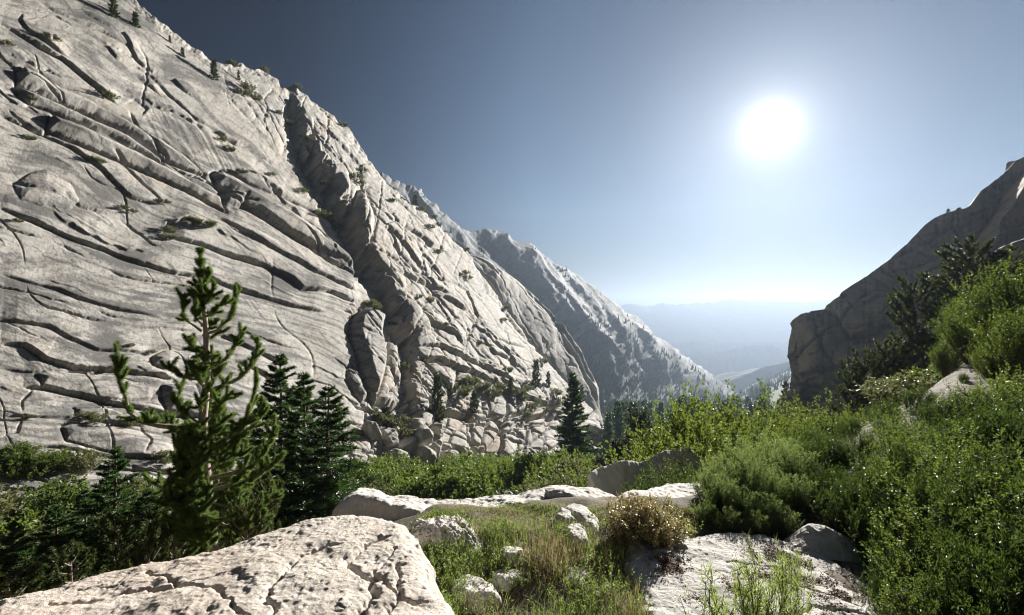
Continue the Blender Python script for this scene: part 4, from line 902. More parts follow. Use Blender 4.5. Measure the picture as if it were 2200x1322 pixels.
if 'veg' not in SKIP:
    # --- the young pine in front of the cliff
    r = np.random.default_rng(5); root = empty('pine_tree', at(457, 1600, 10)); base = np.array(at(457, 1600, 10)); tk = MB(); cr_ = MB()
    zc3 = lambda p: [(200+x/1.889, 500+y/1.889) for x, y in p]
    loc = lambda u, v, dy=0: np.array(at(u, v, 10+dy))-base
    TR = [(457, 1640), (458, 1300), (457, 1180), (451, 1100), (441, 1000), (436, 900), (446, 800), (442, 700), (434, 620), (430, 545)]
    tp = np.array([loc(*p) for p in TR]); tk.tube(tp, [.125, .115, .11, .105, .095, .085, .07, .05, .033, .012], 12)
    brs = [[(445, 420), (520, 390), (572, 320), (592, 222)], [(440, 400), (390, 370), (360, 320), (362, 255)], [(440, 350), (490, 330), (535, 275)], [(442, 380), (420, 340), (408, 300)], [(460, 560), (540, 520), (585, 450), (602, 400)],
           [(470, 640), (600, 590), (660, 520), (668, 435)], [(460, 600), (380, 590), (300, 545)], [(450, 480), (405, 470), (400, 430)], [(440, 780), (345, 715), (352, 625)], [(430, 800), (260, 790), (150, 745), (105, 600), (95, 462)],
           [(450, 860), (560, 840), (640, 740), (665, 600)], [(455, 900), (600, 830), (690, 740), (702, 680)], [(440, 820), (330, 790), (260, 760)], [(470, 1000), (640, 960), (720, 860), (738, 800)], [(450, 930), (380, 900), (352, 850)],
           [(460, 1050), (650, 1000), (740, 930)], [(480, 1100), (640, 1130), (742, 1065)], [(480, 1170), (600, 1200), (690, 1150)], [(460, 1080), (340, 1060), (235, 1010)], [(460, 1130), (360, 1150), (300, 1080)], [(470, 1200), (380, 1240), (320, 1190)],
           [(455, 980), (370, 990), (340, 930)], [(455, 760), (500, 740), (560, 650)], [(450, 700), (500, 660), (545, 600)], [(440, 860), (480, 800), (560, 740)], [(470, 960), (540, 920), (600, 900)], [(470, 1040), (560, 1000), (640, 1010)],
           [(460, 640), (430, 570), (425, 520)], [(445, 300), (470, 270), (495, 215)], [(440, 290), (415, 280), (412, 240)], [(440, 230), (455, 200), (470, 160)], [(470, 1240), (560, 1260), (640, 1200)], [(470, 1260), (420, 1270), (380, 1240)],
           [(470, 1100), (420, 1080), (380, 1020)], [(470, 1000), (410, 960), (390, 890)], [(470, 1150), (560, 1120), (600, 1040)], [(460, 900), (520, 900), (590, 850)]]
    for bi, b in enumerate(brs):
        P = zc3(b); n = len(P); dy = r.uniform(-.7, .7) if bi != 9 else -.3; yy = np.linspace(0, 1, n)**1.2*dy
        pts = np.array([loc(p[0], p[1], y) for p, y in zip(P, yy)]); i0 = np.argmin(np.abs(tp[:, 2]-pts[0][2])); t = np.linspace(0, 1, 9)
        pts = np.stack([np.interp(t, np.linspace(0, 1, n), pts[:, c]) for c in range(3)], 1); pts[1:-1] = (pts[:-2]+2*pts[1:-1]+pts[2:])/4
        pts[1:] += r.normal(size=(8, 3))*.015
        Lb = np.linalg.norm(np.diff(pts, axis=0), axis=1).sum(); tk.tube(pts, np.linspace(.012+.018*Lb, .008, 9), 6)
        brush(cr_, pts, r, 2000, .088, .011, .30 if bi != 9 else .56, .95)
        low = b[0][1] > 700; ns = int(Lb*(11 if low else 7))+2; Q, TT = along(pts, ns, r, .30, 1.0)
        for q in range(ns):
            d = TT[q]*.6+r.normal(size=3)*.65+np.array([0, 0, .25]); s = curve(Q[q], d, r.uniform(.12, .34)*(1 if low else .8), .7, r, 3, .06); tk.tube(s, np.linspace(.009, .004, 4), 4)
            brush(cr_, s, r, 2000, .085, .011, .1, .95)
    for k in range(112):      # branches towards and away from the viewer
        v = r.uniform(600, 1170) if k < 70 else r.uniform(880, 1200); i = np.interp(v, [p[1] for p in TR][::-1], np.arange(len(TR))[::-1]); i0 = int(i); p0 = tp[i0]*(1-(i-i0))+tp[min(i0+1, len(tp)-1)]*(i-i0)
        a = r.choice([-1, 1])*r.uniform(.9, 2.2); L = .18+.0012*(v-600)*r.uniform(.5, 1.1)*1.3
        pts = curve(p0, (math.sin(a+1.57), math.cos(a+1.57), .25), L, .8, r, 5, .08); tk.tube(pts, np.linspace(.01+.012*L, .005, 6), 5); brush(cr_, pts, r, 2000, .085, .011, .3)
        for q in range(int(L*9)):
            j = r.integers(2, 6); s = curve(pts[j], (pts[j]-pts[j-1])/L+r.normal(size=3)*.5, r.uniform(.12, .3), .8, r, 3, .05); brush(cr_, s, r, 2000, .085, .011, .1)
    for k in range(5):
        p = loc(430, 545+k*26); 
        for a in range(5):
            th = a*1.257+k; s = curve(p, (math.cos(th), math.sin(th), 1.0), .10+.045*k, .8, r, 3, .05); brush(cr_, s, r, 1700, .09, .011, 0)
    brush(cr_, [loc(434, 620), loc(430, 545), loc(430, 536)], r, 2200, .09, .010, .0)
    tag(root, 'tall young pine with upturned bottlebrush branches right in front of the cliff', 'pine tree')
    tk.build('trunk', [M_BARKP], root); cr_.build('crown', [M_PINE], root, False)

    # --- firs beside it and at the cliff foot
    fir_a = make_fir('fir_tree', 10, 2.6, 21, 30, 7, 34); fir_b = make_fir('fir_tree', 9, 2.4, 22, 28, 7, 34)
    plant(fir_a, 603, 757, 24, 10, 'tallest of the three dark firs, with a bare spiky tip', 'fir tree', sx=1.2)
    plant(fir_b, 652, 800, 22, 9, 'middle one of the three dark firs right of the young pine', 'fir tree', sx=1.25)
    plant(fir_a, 706, 826, 20, 10, 'rightmost of the three dark firs, broad and full', 'fir tree', sx=1.4)
    plant(fir_b, 247, 960, 15, 9, 'small narrow fir left of the young pine', 'fir tree', sx=1.15)
    for k, (u, v, Y, sx) in enumerate([(30, 1120, 13, 1.3), (120, 1085, 15, 1.5), (183, 1050, 16, 1.3), (60, 1180, 10, 1.3), (320, 1050, 13, 1.5)]):
        plant([fir_a, fir_b][k % 2], u, v, Y, [10, 9][k % 2], ['dim young fir at the left edge below the shrub terrace', 'squat dark fir in the gloom left of the small narrow fir', 'dark fir touching the left side of the small narrow fir', 'shadowy fir low in the left corner above the pinkish boulder', 'bushy dark fir between the small narrow fir and the young pine'][k], 'fir tree', sx=sx)
    pm = make_pine('pine_tree', 5, 1.8, 31, 70, M_DKPINE, .05, .8, 480, .085, .02)
    for k, (u, v, Y, sx) in enumerate([(385, 1035, 12, .9), (240, 1120, 11, 1.1), (560, 1035, 13, .9), (330, 1140, 9.5, 1.0), (150, 1190, 9.5, 1.2), (520, 1090, 9.5, .8), (10, 1235, 8, 1.2)]):
        plant(pm, u, v, Y, 5, ['young pine with dark tips close to the left of the tall pine', 'round dark pine below the small narrow fir', 'small pine between the tall pine and the three firs', 'low pine just above the top edge of the pinkish boulder', 'wide low pine in the dark lower left', 'low pine to the right of the tall pine trunk', 'lowest dark pine in the left corner of the view'][k], 'pine tree', sx=sx)
    fir_c = make_fir('fir_tree', 18, 4.4, 23, 34, 8, 13, .40, .13, 7, first=.02)
    plant(fir_c, 1231, 800, 75, 18, 'tall lone fir standing in front of the right end of the main cliff', 'fir tree', sx=1.0)
    pr = make_pine('pine_tree', 8, 3.0, 32, 90, M_DKPINE, .04, .7, 160, .24, .07, shape=.8)
    for k, (u, v, Y, sx) in enumerate([(1374, 890, 62, 1.1), (1425, 935, 58, 1.2), (1328, 950, 64, 1.2), (1402, 915, 78, 1.2), (1290, 985, 60, 1.1)]):
        plant(pr, u, v, Y, 8, ['rounded dark pine right of the lone fir', 'low wide pine just left of the bright bushes', 'broad pine close to the right foot of the lone fir', 'dark pine behind the rounded one right of the lone fir', 'low pine between the lone fir and the rock fin'][k], 'pine tree', sx=sx)

    # --- shrubs of the valley belt
    sb = [make_bush('shrub', 3.2, 2.4, 51+k, 60, 9, 9, .26, .13, m, base_r=.3, t0=.15, dome=.7) for k, m in enumerate((M_SHRUB, M_SHRUB, M_LIGHT, M_GREYSH))]
    rr = np.random.default_rng(77); cells = []
    for k in range(110):
        Y = 44+72*(k/110.)**.8; u = rr.uniform(770, 1310); h = rr.uniform(3.2, 5.6); x = (u-1100)/1000*Y
        if cliff_pt(u, 661-1000*(tz(x, Y)+1)/Y)[1] < Y+1: continue
        cells.append((u, Y, h))
    cells.sort(key=lambda c: -c[1])
    for k, (u, Y, h) in enumerate(cells):
        x = (u-1100)/1000*Y; q = (k*7) % 10; b = sb[0 if q < 4 else 1 if q < 8 else 3]
        f = b.name not in USED; USED.add(b.name)
        put(b, f, x, Y, tz(x, Y)-.2, h/3.2, None, 'round green shrub in the dense belt at the foot of the main cliff', 'shrub', 'belt of shrubs below the main cliff', rr.uniform(.9, 1.3))
    for k, (u, v, Y, sx) in enumerate([(1215, 968, 60, .9), (1262, 1003, 52, 1.0), (1185, 990, 56, .8), (1240, 1018, 46, 1.1), (1300, 1012, 50, .9)]):
        plant(sb[2], u, v, Y, 3.2, ['bright yellow green sapling against the lone fir', 'bright yellow green bush low on the right of the lone fir', 'light green bush left of the lone fir base', 'bright bush showing just above the curved rim hump', 'light green bush touching the rock fin'][k], 'bush', sx=sx)
    for k, (u, v, Y, sx) in enumerate([(35, 935, 44, 2.2), (90, 960, 42, 1.6), (5, 960, 42, 2.0), (170, 960, 44, 1.5), (60, 975, 41, 2.2)]):
        p = cliff_pt(u, v+45); put(sb[3 if k == 3 else 0], False, p[0], p[1], p[2]-.6, .55+.15*(k % 2), None, ['large green shrub on the left rock terrace', 'green shrub on the rock terrace beside the largest', 'green shrub cut by the left edge of the view', 'brownish grey shrub at the right end of the rock terrace', 'low spreading shrub at the front of the rock terrace'][k], 'shrub', None, 1.3)

    rr = np.random.default_rng(178)
    for k in range(34):
        Y = rr.uniform(14, 44); u = rr.uniform(-120, 800); x = (u-1100)/1000*Y
        put(sb[[0, 1, 3][k % 3]], False, x, Y, tz(x, Y)-.2, rr.uniform(.45, .85)*(1+Y/90), None, 'dark leafy shrub in the gully left behind the pinkish boulder', 'shrub', 'shrubs filling the gully at the left', rr.uniform(1, 1.4))
    # --- far wood of single conifers
    fl = [None]*3
    for k in range(3):
        r = np.random.default_rng(60+k); mb = MB(); H = 15
        mb.tube([(0, 0, -1), (0, 0, H)], [.28, .03], 5, 1)
        for w in range(26):
            t = .08+.9*w/26; z = H*t; L0 = 2.9*(1-t)**.85
            for j in range(9):
                a = r.random()*6.28; L = L0*r.uniform(.5, 1.2); d = np.array([math.cos(a), math.sin(a), -.25+.5*t]); P = np.linspace(.15, 1, 5)[:, None]*d*L+[0, 0, z]
                add_leaves(mb, P, np.tile(d, (5, 1))+r.normal(size=(5, 3))*.5, 1.1, .55, r)
        fl[k] = mb.build('conifer', [M_FIR, M_BARKD], smooth=False)
    rr = np.random.default_rng(88); n = 0; pts = []
    while n < 250:
        Y = 150*math.exp(rr.random()*1.65); u = rr.uniform(1300, 1655); x = (u-1100)/1000*Y; z = tz(x, Y); H = rr.uniform(9, 21)
        vb = 661-z/Y*1000
        if vb-H/Y*1000 < 800 or vb > 985: continue
        o = fl[n % 3] if n < 3 else fl[n % 3].copy()
        if n >= 3: C.objects.link(o)
        o.location = (x, Y, z); s = H/15; o.scale = (s*rr.uniform(.8, 1.2), s, s); o.rotation_euler = (0, 0, rr.random()*6)
        tag(o, 'distant dark conifer in the wood on the valley floor', 'conifer', 'conifers of the valley floor wood'); n += 1
    # forest on the mountain flank and beyond: uncountable specks
    mb = MB(); rr = np.random.default_rng(89)
    i = rr.integers(0, RG_P.shape[0], 60000); j = rr.integers(0, RG_P.shape[1], 60000); Uq = RG_F.U[i, j]; Vq = RG_F.V[i, j]; P = RG_P[i, j]
    foot = sstep(Vq-(Uq-1200)*.34-790, -110, 40); dens = np.clip(foot*1.0+.02+.10*(noise2(Uq/20, Vq/20, 146) > .2), 0, 1)
    line = np.interp(Uq, [868, 1009, 1109, 1236, 1414, 1568], [402, 500, 532, 627, 736, 830]); ok = (rr.random(60000) < dens*.7*np.clip(.5+1.6*noise2(Uq/16, Vq/16, 148), .05, 1)) & (Vq > line+30); P = P[ok]
    Y2 = rr.uniform(620, 2300, 5200); u2 = rr.uniform(1290, 1760, 5200); X2 = (u2-1100)/1000*Y2; P = np.concatenate([P, np.stack([X2, Y2, terrain(X2, Y2)], 1)])
    n = len(P); hh = rr.uniform(4.5, 9, n)*np.clip(P[:, 1]/800, .8, 1.6); th = rr.random(n)*6.28
    for k in range(3):
        a = th+k*2.094; b = a+2.094; w = hh*.24
        A = P+np.stack([np.cos(a)*w, np.sin(a)*w, hh*0-1], 1); B = P+np.stack([np.cos(b)*w, np.sin(b)*w, hh*0-1], 1); T = P+np.stack([hh*0, hh*0, hh], 1)
        mb.add(np.stack([A, B, T], 1).reshape(-1, 3), np.arange(n*3).reshape(-1, 3))
    tag(mb.build('forest', [M_FIR], smooth=False), 'dark conifer forest covering the lower flanks of the hazy mountain', 'forest', None, 'stuff')

    # --- trees and scrub growing on the cliffs
    jun = make_pine('juniper', 6, 1.5, 33, 60, M_DKPINE, .05, .9, 90, .30, .11, shape=.6)
    for k, (u, vb, h, sx) in enumerate([(940, 905, 100, .8), (1150, 832, 58, .9), (1178, 832, 34, .9), (1097, 850, 40, .9), (830, 925, 52, 1.5), (1020, 885, 46, 1.2), (892, 440, 22, 1.6), (460, 172, 44, 1.0), (245, 38, 44, 1.1), (292, 58, 32, 1.3), (513, 172, 20, .8), (393, 122, 20, 1.2), (1258, 850, 30, 1), (366, 92, 16, 1)]):
        p = cliff_pt(u, vb); H = h/1000*p[1]; f = jun.name not in USED; USED.add(jun.name)
        put(jun, f, p[0], p[1]-.2, p[2]-.3, H/6, None, ['tall ragged juniper rooted in the broken lower part of the main cliff', 'dark tree on the ledge above the lone fir', 'small tree right beside the dark one above the lone fir', 'stubby tree on the ledge left of the lone fir', 'bushy dark tree at the foot of the rock tower', 'round tree on top of the jointed lower cliff', 'small tree on the skyline where the jagged mountain appears', 'tree clinging below the upper skyline of the cliff', 'largest tree near the top edge of the view', 'second tree near the top edge of the view, below the largest', 'tiny tree under the crags of the upper skyline', 'small tree high on the upper slab', 'little tree at the edge of the second buttress', 'tiny tree just under the very top of the skyline'][k], 'tree', None, sx)
    ls = make_bush('ledge_shrub', 1.6, 1.5, 58, 34, 6, 8, .22, .12, M_GREYSH, base_r=.3, dome=.8)
    SH = [(232, 215, 16), (110, 86, 12), (70, 215, 9), (15, 100, 12), (62, 300, 9), (500, 377, 10), (520, 370, 8), (585, 378, 8), (650, 415, 12), (420, 485, 16), (440, 488, 16), (405, 478, 12), (365, 500, 14), (360, 515, 12), (262, 450, 9), (285, 458, 9), (350, 438, 10), (692, 468, 16), (705, 480, 12), (718, 492, 12),
          (480, 305, 9), (492, 325, 12), (530, 198, 16), (545, 212, 13), (520, 205, 12), (618, 272, 12), (640, 190, 10), (570, 152, 9), (500, 140, 9), (735, 272, 9), (780, 370, 10), (765, 385, 14), (770, 395, 12), (845, 410, 8), (700, 400, 8), (842, 435, 9), (922, 490, 9), (940, 545, 9), (795, 660, 16), (810, 665, 12),
          (925, 650, 12), (845, 700, 8), (900, 640, 8), (1080, 690, 8), (1100, 650, 8), (1000, 590, 9), (1005, 600, 9), (1165, 780, 12), (1130, 840, 12), (1110, 850, 16), (1070, 838, 16), (1040, 838, 18), (1010, 830, 20), (995, 825, 18), (985, 850, 22), (1060, 850, 16), (1120, 862, 16), (1085, 845, 14), (910, 780, 14), (870, 790, 12),
          (1200, 870, 16), (1190, 850, 14), (1235, 700, 9), (870, 940, 18), (932, 920, 12), (815, 905, 18), (850, 915, 22), (800, 890, 14), (1140, 880, 14), (1130, 895, 12), (1170, 885, 12), (1090, 800, 12), (1020, 515, 8), (960, 470, 8), (940, 455, 8), (910, 445, 9), (180, 900, 14), (210, 905, 16), (285, 915, 18), (95, 735, 0), (325, 760, 8),
          (280, 745, 8), (340, 985, 14), (355, 998, 12), (370, 985, 10), (120, 990, 16), (200, 985, 14), (30, 1000, 16), (230, 770, 0), (60, 898, 8), (40, 478, 8), (205, 345, 9), (212, 350, 9), (600, 245, 8), (655, 300, 9), (1030, 740, 8), (960, 700, 8), (1155, 870, 14)]
    for k, (u, v, h) in enumerate(SH):
        if not h: continue
        p = cliff_pt(u, v); s = h/1000*p[1]/1.6; f = ls.name not in USED; USED.add(ls.name)
        put(ls, f, p[0], p[1], p[2]-.15*s, s*1.15, None, 'small grey green shrub growing from a crack of the main cliff', 'shrub', 'shrubs rooted in the cracks of the main cliff', random.uniform(.9, 1.5))
    # --- right slope
    def rc_pt(u, v):
        Q = RC_P.reshape(-1, 3); e = (Q[:, 0]/Q[:, 1]*1000+1100-u)**2+(661-Q[:, 2]/Q[:, 1]*1000-v)**2; return Q[np.argmin(e)]
    for k, (u, v, h, sx) in enumerate([(2034, 461, 14, 1.5), (2088, 447, 12, 1.4), (1686, 858, 40, 1.1), (2140, 440, 16, 1.2)]):
        p = rc_pt(u, v); put(jun, False, p[0], p[1]-.2, p[2]-.3, h/1000*p[1]/6, None, ['tiny round tree on the skyline of the shaded cliff', 'tiny tree higher on the skyline of the shaded cliff', 'crooked tree on the low left ledge of the shaded cliff', 'small bush in the corner of the shaded cliff'][k], 'tree', None, sx)
    pd = make_pine('pine_tree', 7, 2.6, 34, 80, M_DKPINE, .10, .6, 330, .13, .032, shape=.55)
    for k, (u, v, Y, sx) in enumerate([(1965, 618, 27, .8), (2100, 528, 24, 1.25), (2060, 575, 26, 1.1), (1862, 770, 24, .9), (1900, 742, 25, .9), (1938, 732, 26, .8), (2160, 560, 22, 1.1), (1835, 812, 23, .7)]):
        plant(pd, u, v, Y, 7, ['leaning dark pine left of the big dark pines on the right', 'biggest dark pine against the shaded cliff on the right', 'dark pine between the biggest one and the leaning one', 'low pine at the foot of the shaded cliff', 'pine just right of the low one under the shaded cliff', 'slim pine beside the tilted slabs', 'dark pine near the right edge below the slab', 'leftmost small pine under the shaded cliff'][k], 'pine tree', sx=sx)
    rr = np.random.default_rng(177); m_ = 0
    while m_ < 130:
        Y = rr.uniform(13, 75); u = rr.uniform(1560, 2420); x = (u-1100)/1000*Y
        if u < 1640+260*(Y < 30): continue
        b = sb[[0, 3, 1, 3][m_ % 4]]; H = rr.uniform(.5, 1.0)*(1+Y/50)
        put(b, False, x, Y, tz(x, Y)-.15, H/3.2, None, 'low green shrub on the slope under the shaded cliff', 'shrub', 'shrubs covering the right slope', rr.uniform(1.1, 1.6)); m_ += 1
    # --- leafy trees and tall bushes on the right
    lt = make_bush('leafy_tree', 5, 2.6, 61, 70, 20, 18, .11, .07, M_ALDER, base_r=.12, t0=.3, dome=.6, tip=1)
    for k, (u, v, Y, sx) in enumerate([(2090, 640, 15, .9), (2190, 560, 13, 1.0), (2035, 730, 16, .8), (2150, 720, 11, .9), (2230, 650, 10, 1.0), (2070, 800, 12, .8)]):
        plant(lt, u, v, Y, 5, ['leafy light green tree below the dark pines on the right', 'leafy tree at the right edge of the view, the highest one', 'small leafy tree just right of the tilted slabs', 'leafy tree in front of the highest one on the right', 'leafy tree cut by the right edge of the view', 'low leafy tree rising out of the willows on the right'][k], 'tree', sx=sx)
    tb = make_bush('willow_bush', 3.2, 1.7, 62, 74, 16, 18, .085, .045, M_LIGHT, base_r=.15, t0=.3, dome=.8)
    for k, (u, v, Y, sx) in enumerate([(1480, 880, 15, .8), (1520, 868, 15.5, .8), (1575, 862, 14, 1.0), (1625, 885, 14.5, .9), (1460, 910, 16, .9), (1680, 880, 16, .8), (1745, 868, 17, .8), (1790, 880, 17, .9), (1550, 905, 12, 1.0), (1640, 915, 12, 1.0), (1720, 905, 13.5, 1.0), (1490, 945, 12, .9), (1830, 885, 16, .8)]):
        plant(tb, u, v, Y, 3.2, ['bright bush at the left end of the row behind the willows', 'bright bush in the row, second from its left end', 'tallest bright bush in the row in front of the far valley', 'bright bush right of the tallest in the row', 'low bright bush hugging the left end of the row', 'bright bush just left of the shaded cliff foot', 'yellowish bush under the left part of the shaded cliff', 'yellowish bush under the middle of the shaded cliff', 'darker bush in front of the tallest bright bush', 'darker bush in front, right of the tallest bright bush', 'darker bush below the yellowish ones', 'darker bush above the rock fin', 'yellowish bush under the right part of the shaded cliff'][k], 'bush', sx=sx)
    # --- willow thicket, near
    wb = make_bush('willow_bush', 1.6, .85, 63, 60, 12, 13, .085, .018, M_WILLOW, M_STEM, base_r=.4, lean=(.22, .05), t0=.15, dome=.75, leafdir=.85, bend=.12)
    wc = make_bush('willow_bush', 1.6, .85, 64, 56, 11, 11, .088, .023, M_SILVER, M_STEM, base_r=.4, lean=(.1, .0), t0=.12, dome=.7, leafdir=.9, bend=.12)
    wd_ = make_bush('alder_bush', 1.6, .9, 67, 60, 12, 12, .048, .026, M_SHRUB, M_STEM, base_r=.35, t0=.15, dome=.85, leafdir=.6, bend=.1)
    rr = np.random.default_rng(99); cnt = 0
    front = [(1540, 985, 6.5, 1), (1590, 965, 6.8, 1), (1640, 955, 7.0, 1), (1690, 945, 7.0, 1), (1520, 1010, 6.2, 1), (1750, 930, 6.9, 0), (1560, 1080, 5.3, 1), (1620, 1090, 5.25, 1), (1680, 1085, 5.3, 1), (1510, 1075, 5.5, 1), (1545, 985, 5.8, 1), (1600, 965, 6.2, 1), (1660, 990, 5.9, 1), (1590, 1020, 5.6, 1), (1700, 960, 6.5, 1), (1530, 1050, 5.8, 1), (1645, 1050, 5.5, 1), (1715, 1020, 5.8, 1), (1570, 945, 7.2, 1), (1650, 935, 7.6, 1), (1760, 990, 6.0, 0), (1800, 1040, 5.3, 0), (1850, 1000, 5.4, 0), (1780, 940, 7.0, 0), (1840, 925, 7.2, 0), (1720, 915, 8.2, 0),
             (1900, 960, 5.8, 0), (1960, 920, 5.9, 0), (1880, 1080, 4.7, 0), (1940, 1030, 4.8, 0), (1990, 980, 5.0, 0), (2030, 900, 6.2, 0), (2050, 1000, 4.5, 0), (1930, 890, 7.5, 0), (1990, 860, 8.0, 0), (2090, 870, 6.2, 0), (2130, 930, 5.0, 0), (2180, 850, 6.0, 0), (2150, 1020, 4.0, 0), (2000, 1090, 4.1, 0), (2080, 1110, 3.7, 0),
             (1930, 1150, 4.1, 0), (2010, 1190, 3.6, 0), (2130, 1120, 3.4, 0), (2220, 940, 4.6, 0), (2260, 1040, 3.7, 0), (1890, 860, 9, 0), (2060, 830, 8, 0), (2150, 810, 7.6, 0), (1960, 830, 10, 0), (2210, 1160, 3.2, 0), (2240, 800, 7, 0), (1820, 895, 9.5, 0), (1900, 1215, 3.9, 0), (1985, 1260, 3.3, 0), (2090, 1230, 3.1, 0)]
    for k, (u, v, Y, sil) in enumerate(front):
        if u < 1790: v = max(v, 661+(2.45-.37*(Y-4.85))/Y*1000)
        if u > 1850 and k % 3 == 0:
            plant(wd_, u, v-10, Y, 1.6, 'rounder leaved olive green bush scattered in the thicket on the right', 'bush', 'round leaved bushes of the right thicket', sx=rr.uniform(.9, 1.2), sink=.05); continue
        b = wc if sil else wb
        plant(b, u, v, Y, 1.6, 'silvery green willow at the near left edge of the willow thicket' if sil else 'dark narrow leaved willow within the thicket on the right', 'willow', 'silvery willows of the thicket edge' if sil else 'willows of the thicket on the right', sx=rr.uniform(.9, 1.15), sink=.05, rz=rr.uniform(-.5, .5))
    # --- bronze shrub, foreground clump
    mz = make_bush('bronze_shrub', .62, .42, 65, 110, 9, 15, .030, .017, M_MANZ, M_STEM, base_r=.3, t0=.2, dome=.8, leafdir=.6)
    plant(mz, 1385, 1072, 5.1, .62, 'rounded shrub with bronze and olive leaves beside the pale rock', 'shrub', sx=1.35)
    plant(wd_, 1392, 1098, 5.15, 1.6, 'low olive green bush growing through the base of the bronze shrub', 'bush', sx=1.6)
    plant(wb, 1440, 1012, 8.8, 1.6, 'dark low willow against the rock fin', 'bush', sx=1.1)
    plant(wb, 1490, 1000, 9.2, 1.6, 'dark low willow at the right end of the rock fin', 'bush', sx=1.1)
    plant(mz, 1480, 1098, 5.6, .62, 'smaller olive shrub between the bronze one and the willows', 'shrub', sx=1.1)
    hb = make_bush('willow_herb', .55, .30, 66, 20, 3, 12, .10, .0055, M_GRASS, M_STEMG, base_r=.35, t0=.05, dome=.5, leafdir=.8, bend=.3, lean=(.05, 0))
    plant(hb, 1640, 1198, 3.4, .55, 'feathery narrow leaved clump at the bottom of the bare slab', 'plant', sx=.9)
    plant(hb, 1580, 1235, 3.2, .55, 'lower feathery clump left of the tall one on the bare slab', 'plant', sx=1.0)
    plant(hb, 1702, 1180, 3.6, .55, 'upright leafy sprig right of the feathery clumps', 'plant', sx=.5)

    # --- meadow of the foreground: grass, weeds, twigs
    def ground_cover():
        r = np.random.default_rng(123); mb = MB()
        def z(x, y): return terrain(x, y)
        def spots(n, poly):
            p = np.array([at(*q)[:2] for q in poly]); out = []
            c = r.uniform(p.min(0), p.max(0), (n*4, 2)); c = c[in_poly(c[:, 0], c[:, 1], [tuple(q) for q in p])][:n]; return c
        area = [(880, 1135, 4.9), (900, 1108, 5.6), (1000, 1098, 5.9), (1120, 1090, 6.1), (1230, 1090, 6.05), (1330, 1094, 5.95), (1500, 1104, 5.8), (1500, 1150, 5.1), (1350, 1200, 4.5), (1400, 1330, 3.6), (1430, 1600, 2.6), (930, 1600, 2.4), (950, 1330, 2.75), (900, 1210, 3.5)]
        A = spots(30000, area); d1 = noise2(A[:, 0]*1.6, A[:, 1]*1.6, 501)+.5*noise2(A[:, 0]*5, A[:, 1]*5, 502)
        A = A[r.random(len(A)) < np.clip(.45+1.3*d1, .06, 1)]; n = len(A)
        dry = (noise2(A[:, 0]*1.3+7, A[:, 1]*1.3, 503)+.35*r.normal(size=n)) > .12
        P = np.stack([A[:, 0], A[:, 1], z(A[:, 0], A[:, 1])-.01], 1); h = r.uniform(.06, .20, n)*np.where(A[:, 1] > 5.35, .42, 1)*(1+.8*noise2(A[:, 0]*2, A[:, 1]*2, 504)); th = r.random(n)*6.28; ln = r.uniform(.1, .7, n)*h
        dv = np.stack([np.cos(th)*ln, np.sin(th)*ln, h*.9], 1); sd = np.stack([-np.sin(th), np.cos(th), th*0], 1)*.0022
        V = np.stack([P-sd, P+sd, P+dv*.55+sd*.8+[0, 0, .01], P+dv*.55-sd*.8+[0, 0, .01], P+dv*[1.25, 1.25, .95]], 1)
        for sel, m in ((~dry, 0), (dry, 1)):
            v = V[sel].reshape(-1, 3); k = np.arange(sel.sum())[:, None]*5; mb.add(v, k+np.array([[0, 1, 2, 3]]), m); mb.f.append(((k+np.array([[3, 2, 4]]))+mb.n-len(v), m))
        # weeds with small leaves
        B = spots(4600, area); d = noise2(B[:, 0]*1.4+3, B[:, 1]*1.4, 505)+.4*noise2(B[:, 0]*5, B[:, 1]*5, 506); B = B[r.random(len(B)) < np.clip(.4+1.4*d, .05, 1)]
        edge = spots(1500, [(875, 1120, 5.1), (900, 1100, 5.4), (1010, 1105, 5.3), (1000, 1200, 4.0), (960, 1330, 3.0), (955, 1500, 2.5), (905, 1260, 3.05), (880, 1180, 3.6)]); B = np.concatenate([B, edge])
        for x, y in B:
            hh = r.uniform(.08, .26)*(.45 if y > 5.35 else 1); p0 = np.array([x, y, float(z(np.array([x]), np.array([y]))[0])-.01]); s = curve(p0, r.normal(size=3)*.35+[0, 0, 1], hh, .2, r, 3, .1); mb.tube(s, np.linspace(.0022, .001, 4), 3, 3)
            n = int(hh*95); Q, T = along(s, n, r, .15, 1.0); D = r.normal(size=Q.shape)+T*.6+[0, 0, .2]; add_leaves(mb, Q, D, r.uniform(.014, .030, n), r.uniform(.006, .012, n), r, 2)
        # twigs, dead leaves and pine litter
        Cc = spots(9000, area); n = len(Cc); P = np.stack([Cc[:, 0], Cc[:, 1], z(Cc[:, 0], Cc[:, 1])+.006], 1); D = r.normal(size=P.shape)*[1, 1, .25]; add_leaves(mb, P, D, r.uniform(.02, .07, n), .004, r, 1 if False else 4)
        n = 3600; D = r.normal(size=(n, 3))*[1, 1, .5]; add_leaves(mb, P[:n]+[0, 0, .01], D, r.uniform(.03, .10, n), .003, r, 1)
        o = mb.build('grass', [M_GRASS, M_DRY, M_WEED, M_STEMG, M_LITTER], smooth=False)
        tag(o, 'green and straw coloured grass with small weeds and twigs between the foreground rocks', 'grass', None, 'stuff')
        # leaf litter lying in the hollows of the slab
        lb = MB(); slab = bpy.data.objects['rock_slab.002'] if 'rock_slab.002' in bpy.data.objects else None
        from mathutils.bvhtree import BVHTree
        obs = [o for o in C.objects if o.name.startswith('rock') and o.type == 'MESH' and o.bound_box]
        dg = bpy.context.evaluated_depsgraph_get()
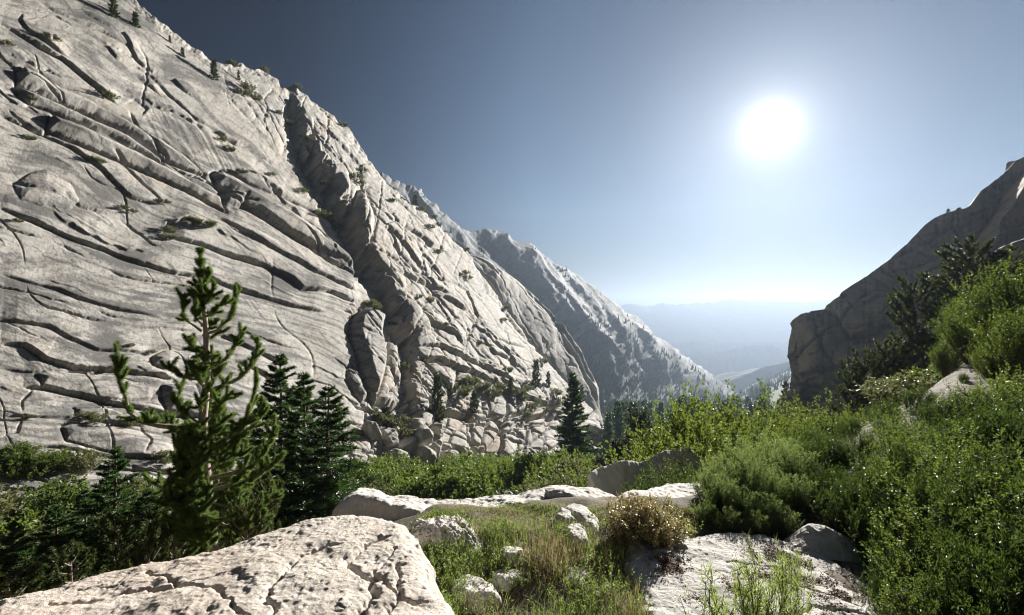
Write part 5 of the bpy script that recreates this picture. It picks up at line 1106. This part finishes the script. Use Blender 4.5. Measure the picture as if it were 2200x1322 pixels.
        for (u, v, Y, rx, ry, n) in [(1675, 1195, 4.6, .30, .14, 2600), (1440, 1210, 4.4, .16, .14, 1800), (1700, 1232, 4.25, .32, .07, 1500), (1800, 1262, 4.05, .22, .10, 1500), (1780, 1300, 3.8, .16, .05, 300), (1560, 1240, 4.15, .10, .10, 160), (1600, 1270, 4.0, .14, .05, 200), (1500, 1285, 3.9, .12, .05, 120), (1640, 1160, 4.9, .3, .08, 300), (1870, 1240, 4.2, .15, .15, 400), (1450, 1170, 4.75, .1, .06, 150), (1530, 1320, 3.6, .4, .2, 160)]:
            cx, cy, _ = at(u, v, Y); q = r.normal(size=(n, 2))*[rx*.55, ry*.8]+[cx, cy]; k = noise2(q[:, 0]*7, q[:, 1]*7, 77) > -.12; q = q[k]
            for x, y in q:
                hit, lc, nr, ix, ob, mt = sc.ray_cast(dg, Vector((x, y, -.9)), Vector((0, 0, -1)), distance=3)
                if not hit or ob.name.split('.')[0] not in ('rock_slab', 'rock', 'ground'): continue
                d = r.normal(size=3); d[2] *= .3; add_leaves(lb, np.array([[x, y, lc.z+.004]]), d[None], r.uniform(.014, .04), r.uniform(.004, .013), r, 0, np.array([[0, 0, 1.]]))
        tag(lb.build('leaf_litter', [M_LITTER], smooth=False), 'reddish brown dead leaves drifted in the hollows of the bare slab', 'leaf litter', None, 'stuff')
    ground_cover()

def stream_bed():
    Y = np.linspace(1000, 1560, 60); u = np.interp(Y, [1000, 1100, 1200, 1300, 1450, 1560], [1572, 1566, 1563, 1567, 1560, 1562]); x = (u-1100)/1000*Y
    w = 5+4*noise2(Y/60, Y*0, 600)+2.0; V = []
    for s_ in (-1, 0, 1): V.append(np.stack([x+s_*w, Y, terrain(x+s_*w, Y)+2.5-1.0*abs(s_)], 1))
    m = granite('pale_scree', (.62, .6, .56), (.5, .48, .45), (.3, .3, .28), s=.1, bump=.3, attr=False)
    tag(mesh_obj('stream_bed', np.stack(V, 1).reshape(-1, 3), [(grid_faces(60, 3), 0)], [m]), kind='structure')
stream_bed()

# ------------------------------------------------------------------ haze
def haze():
    x0, x1, y0, y1, z0, z1 = -1800, 7000, -120, 9000, -640, 205
    V = [(x, y, z) for x in (x0, x1) for y in (y0, y1) for z in (z0, z1)]
    Fc = [(0, 1, 3, 2), (4, 6, 7, 5), (0, 4, 5, 1), (2, 3, 7, 6), (0, 2, 6, 4), (1, 5, 7, 3)]
    m, nt = new_mat('valley_haze'); v = N(nt, 'ShaderNodeVolumePrincipled'); v.inputs['Color'].default_value = (.165, .205, .265, 1)
    v.inputs['Density'].default_value = .00031; v.inputs['Anisotropy'].default_value = .60
    o = N(nt, 'ShaderNodeOutputMaterial'); nt.links.new(v.outputs[0], o.inputs['Volume'])
    tag(mesh_obj('haze', V, [(Fc, 0)], [m], smooth=False), kind='stuff')
if 'haze' not in SKIP: haze()
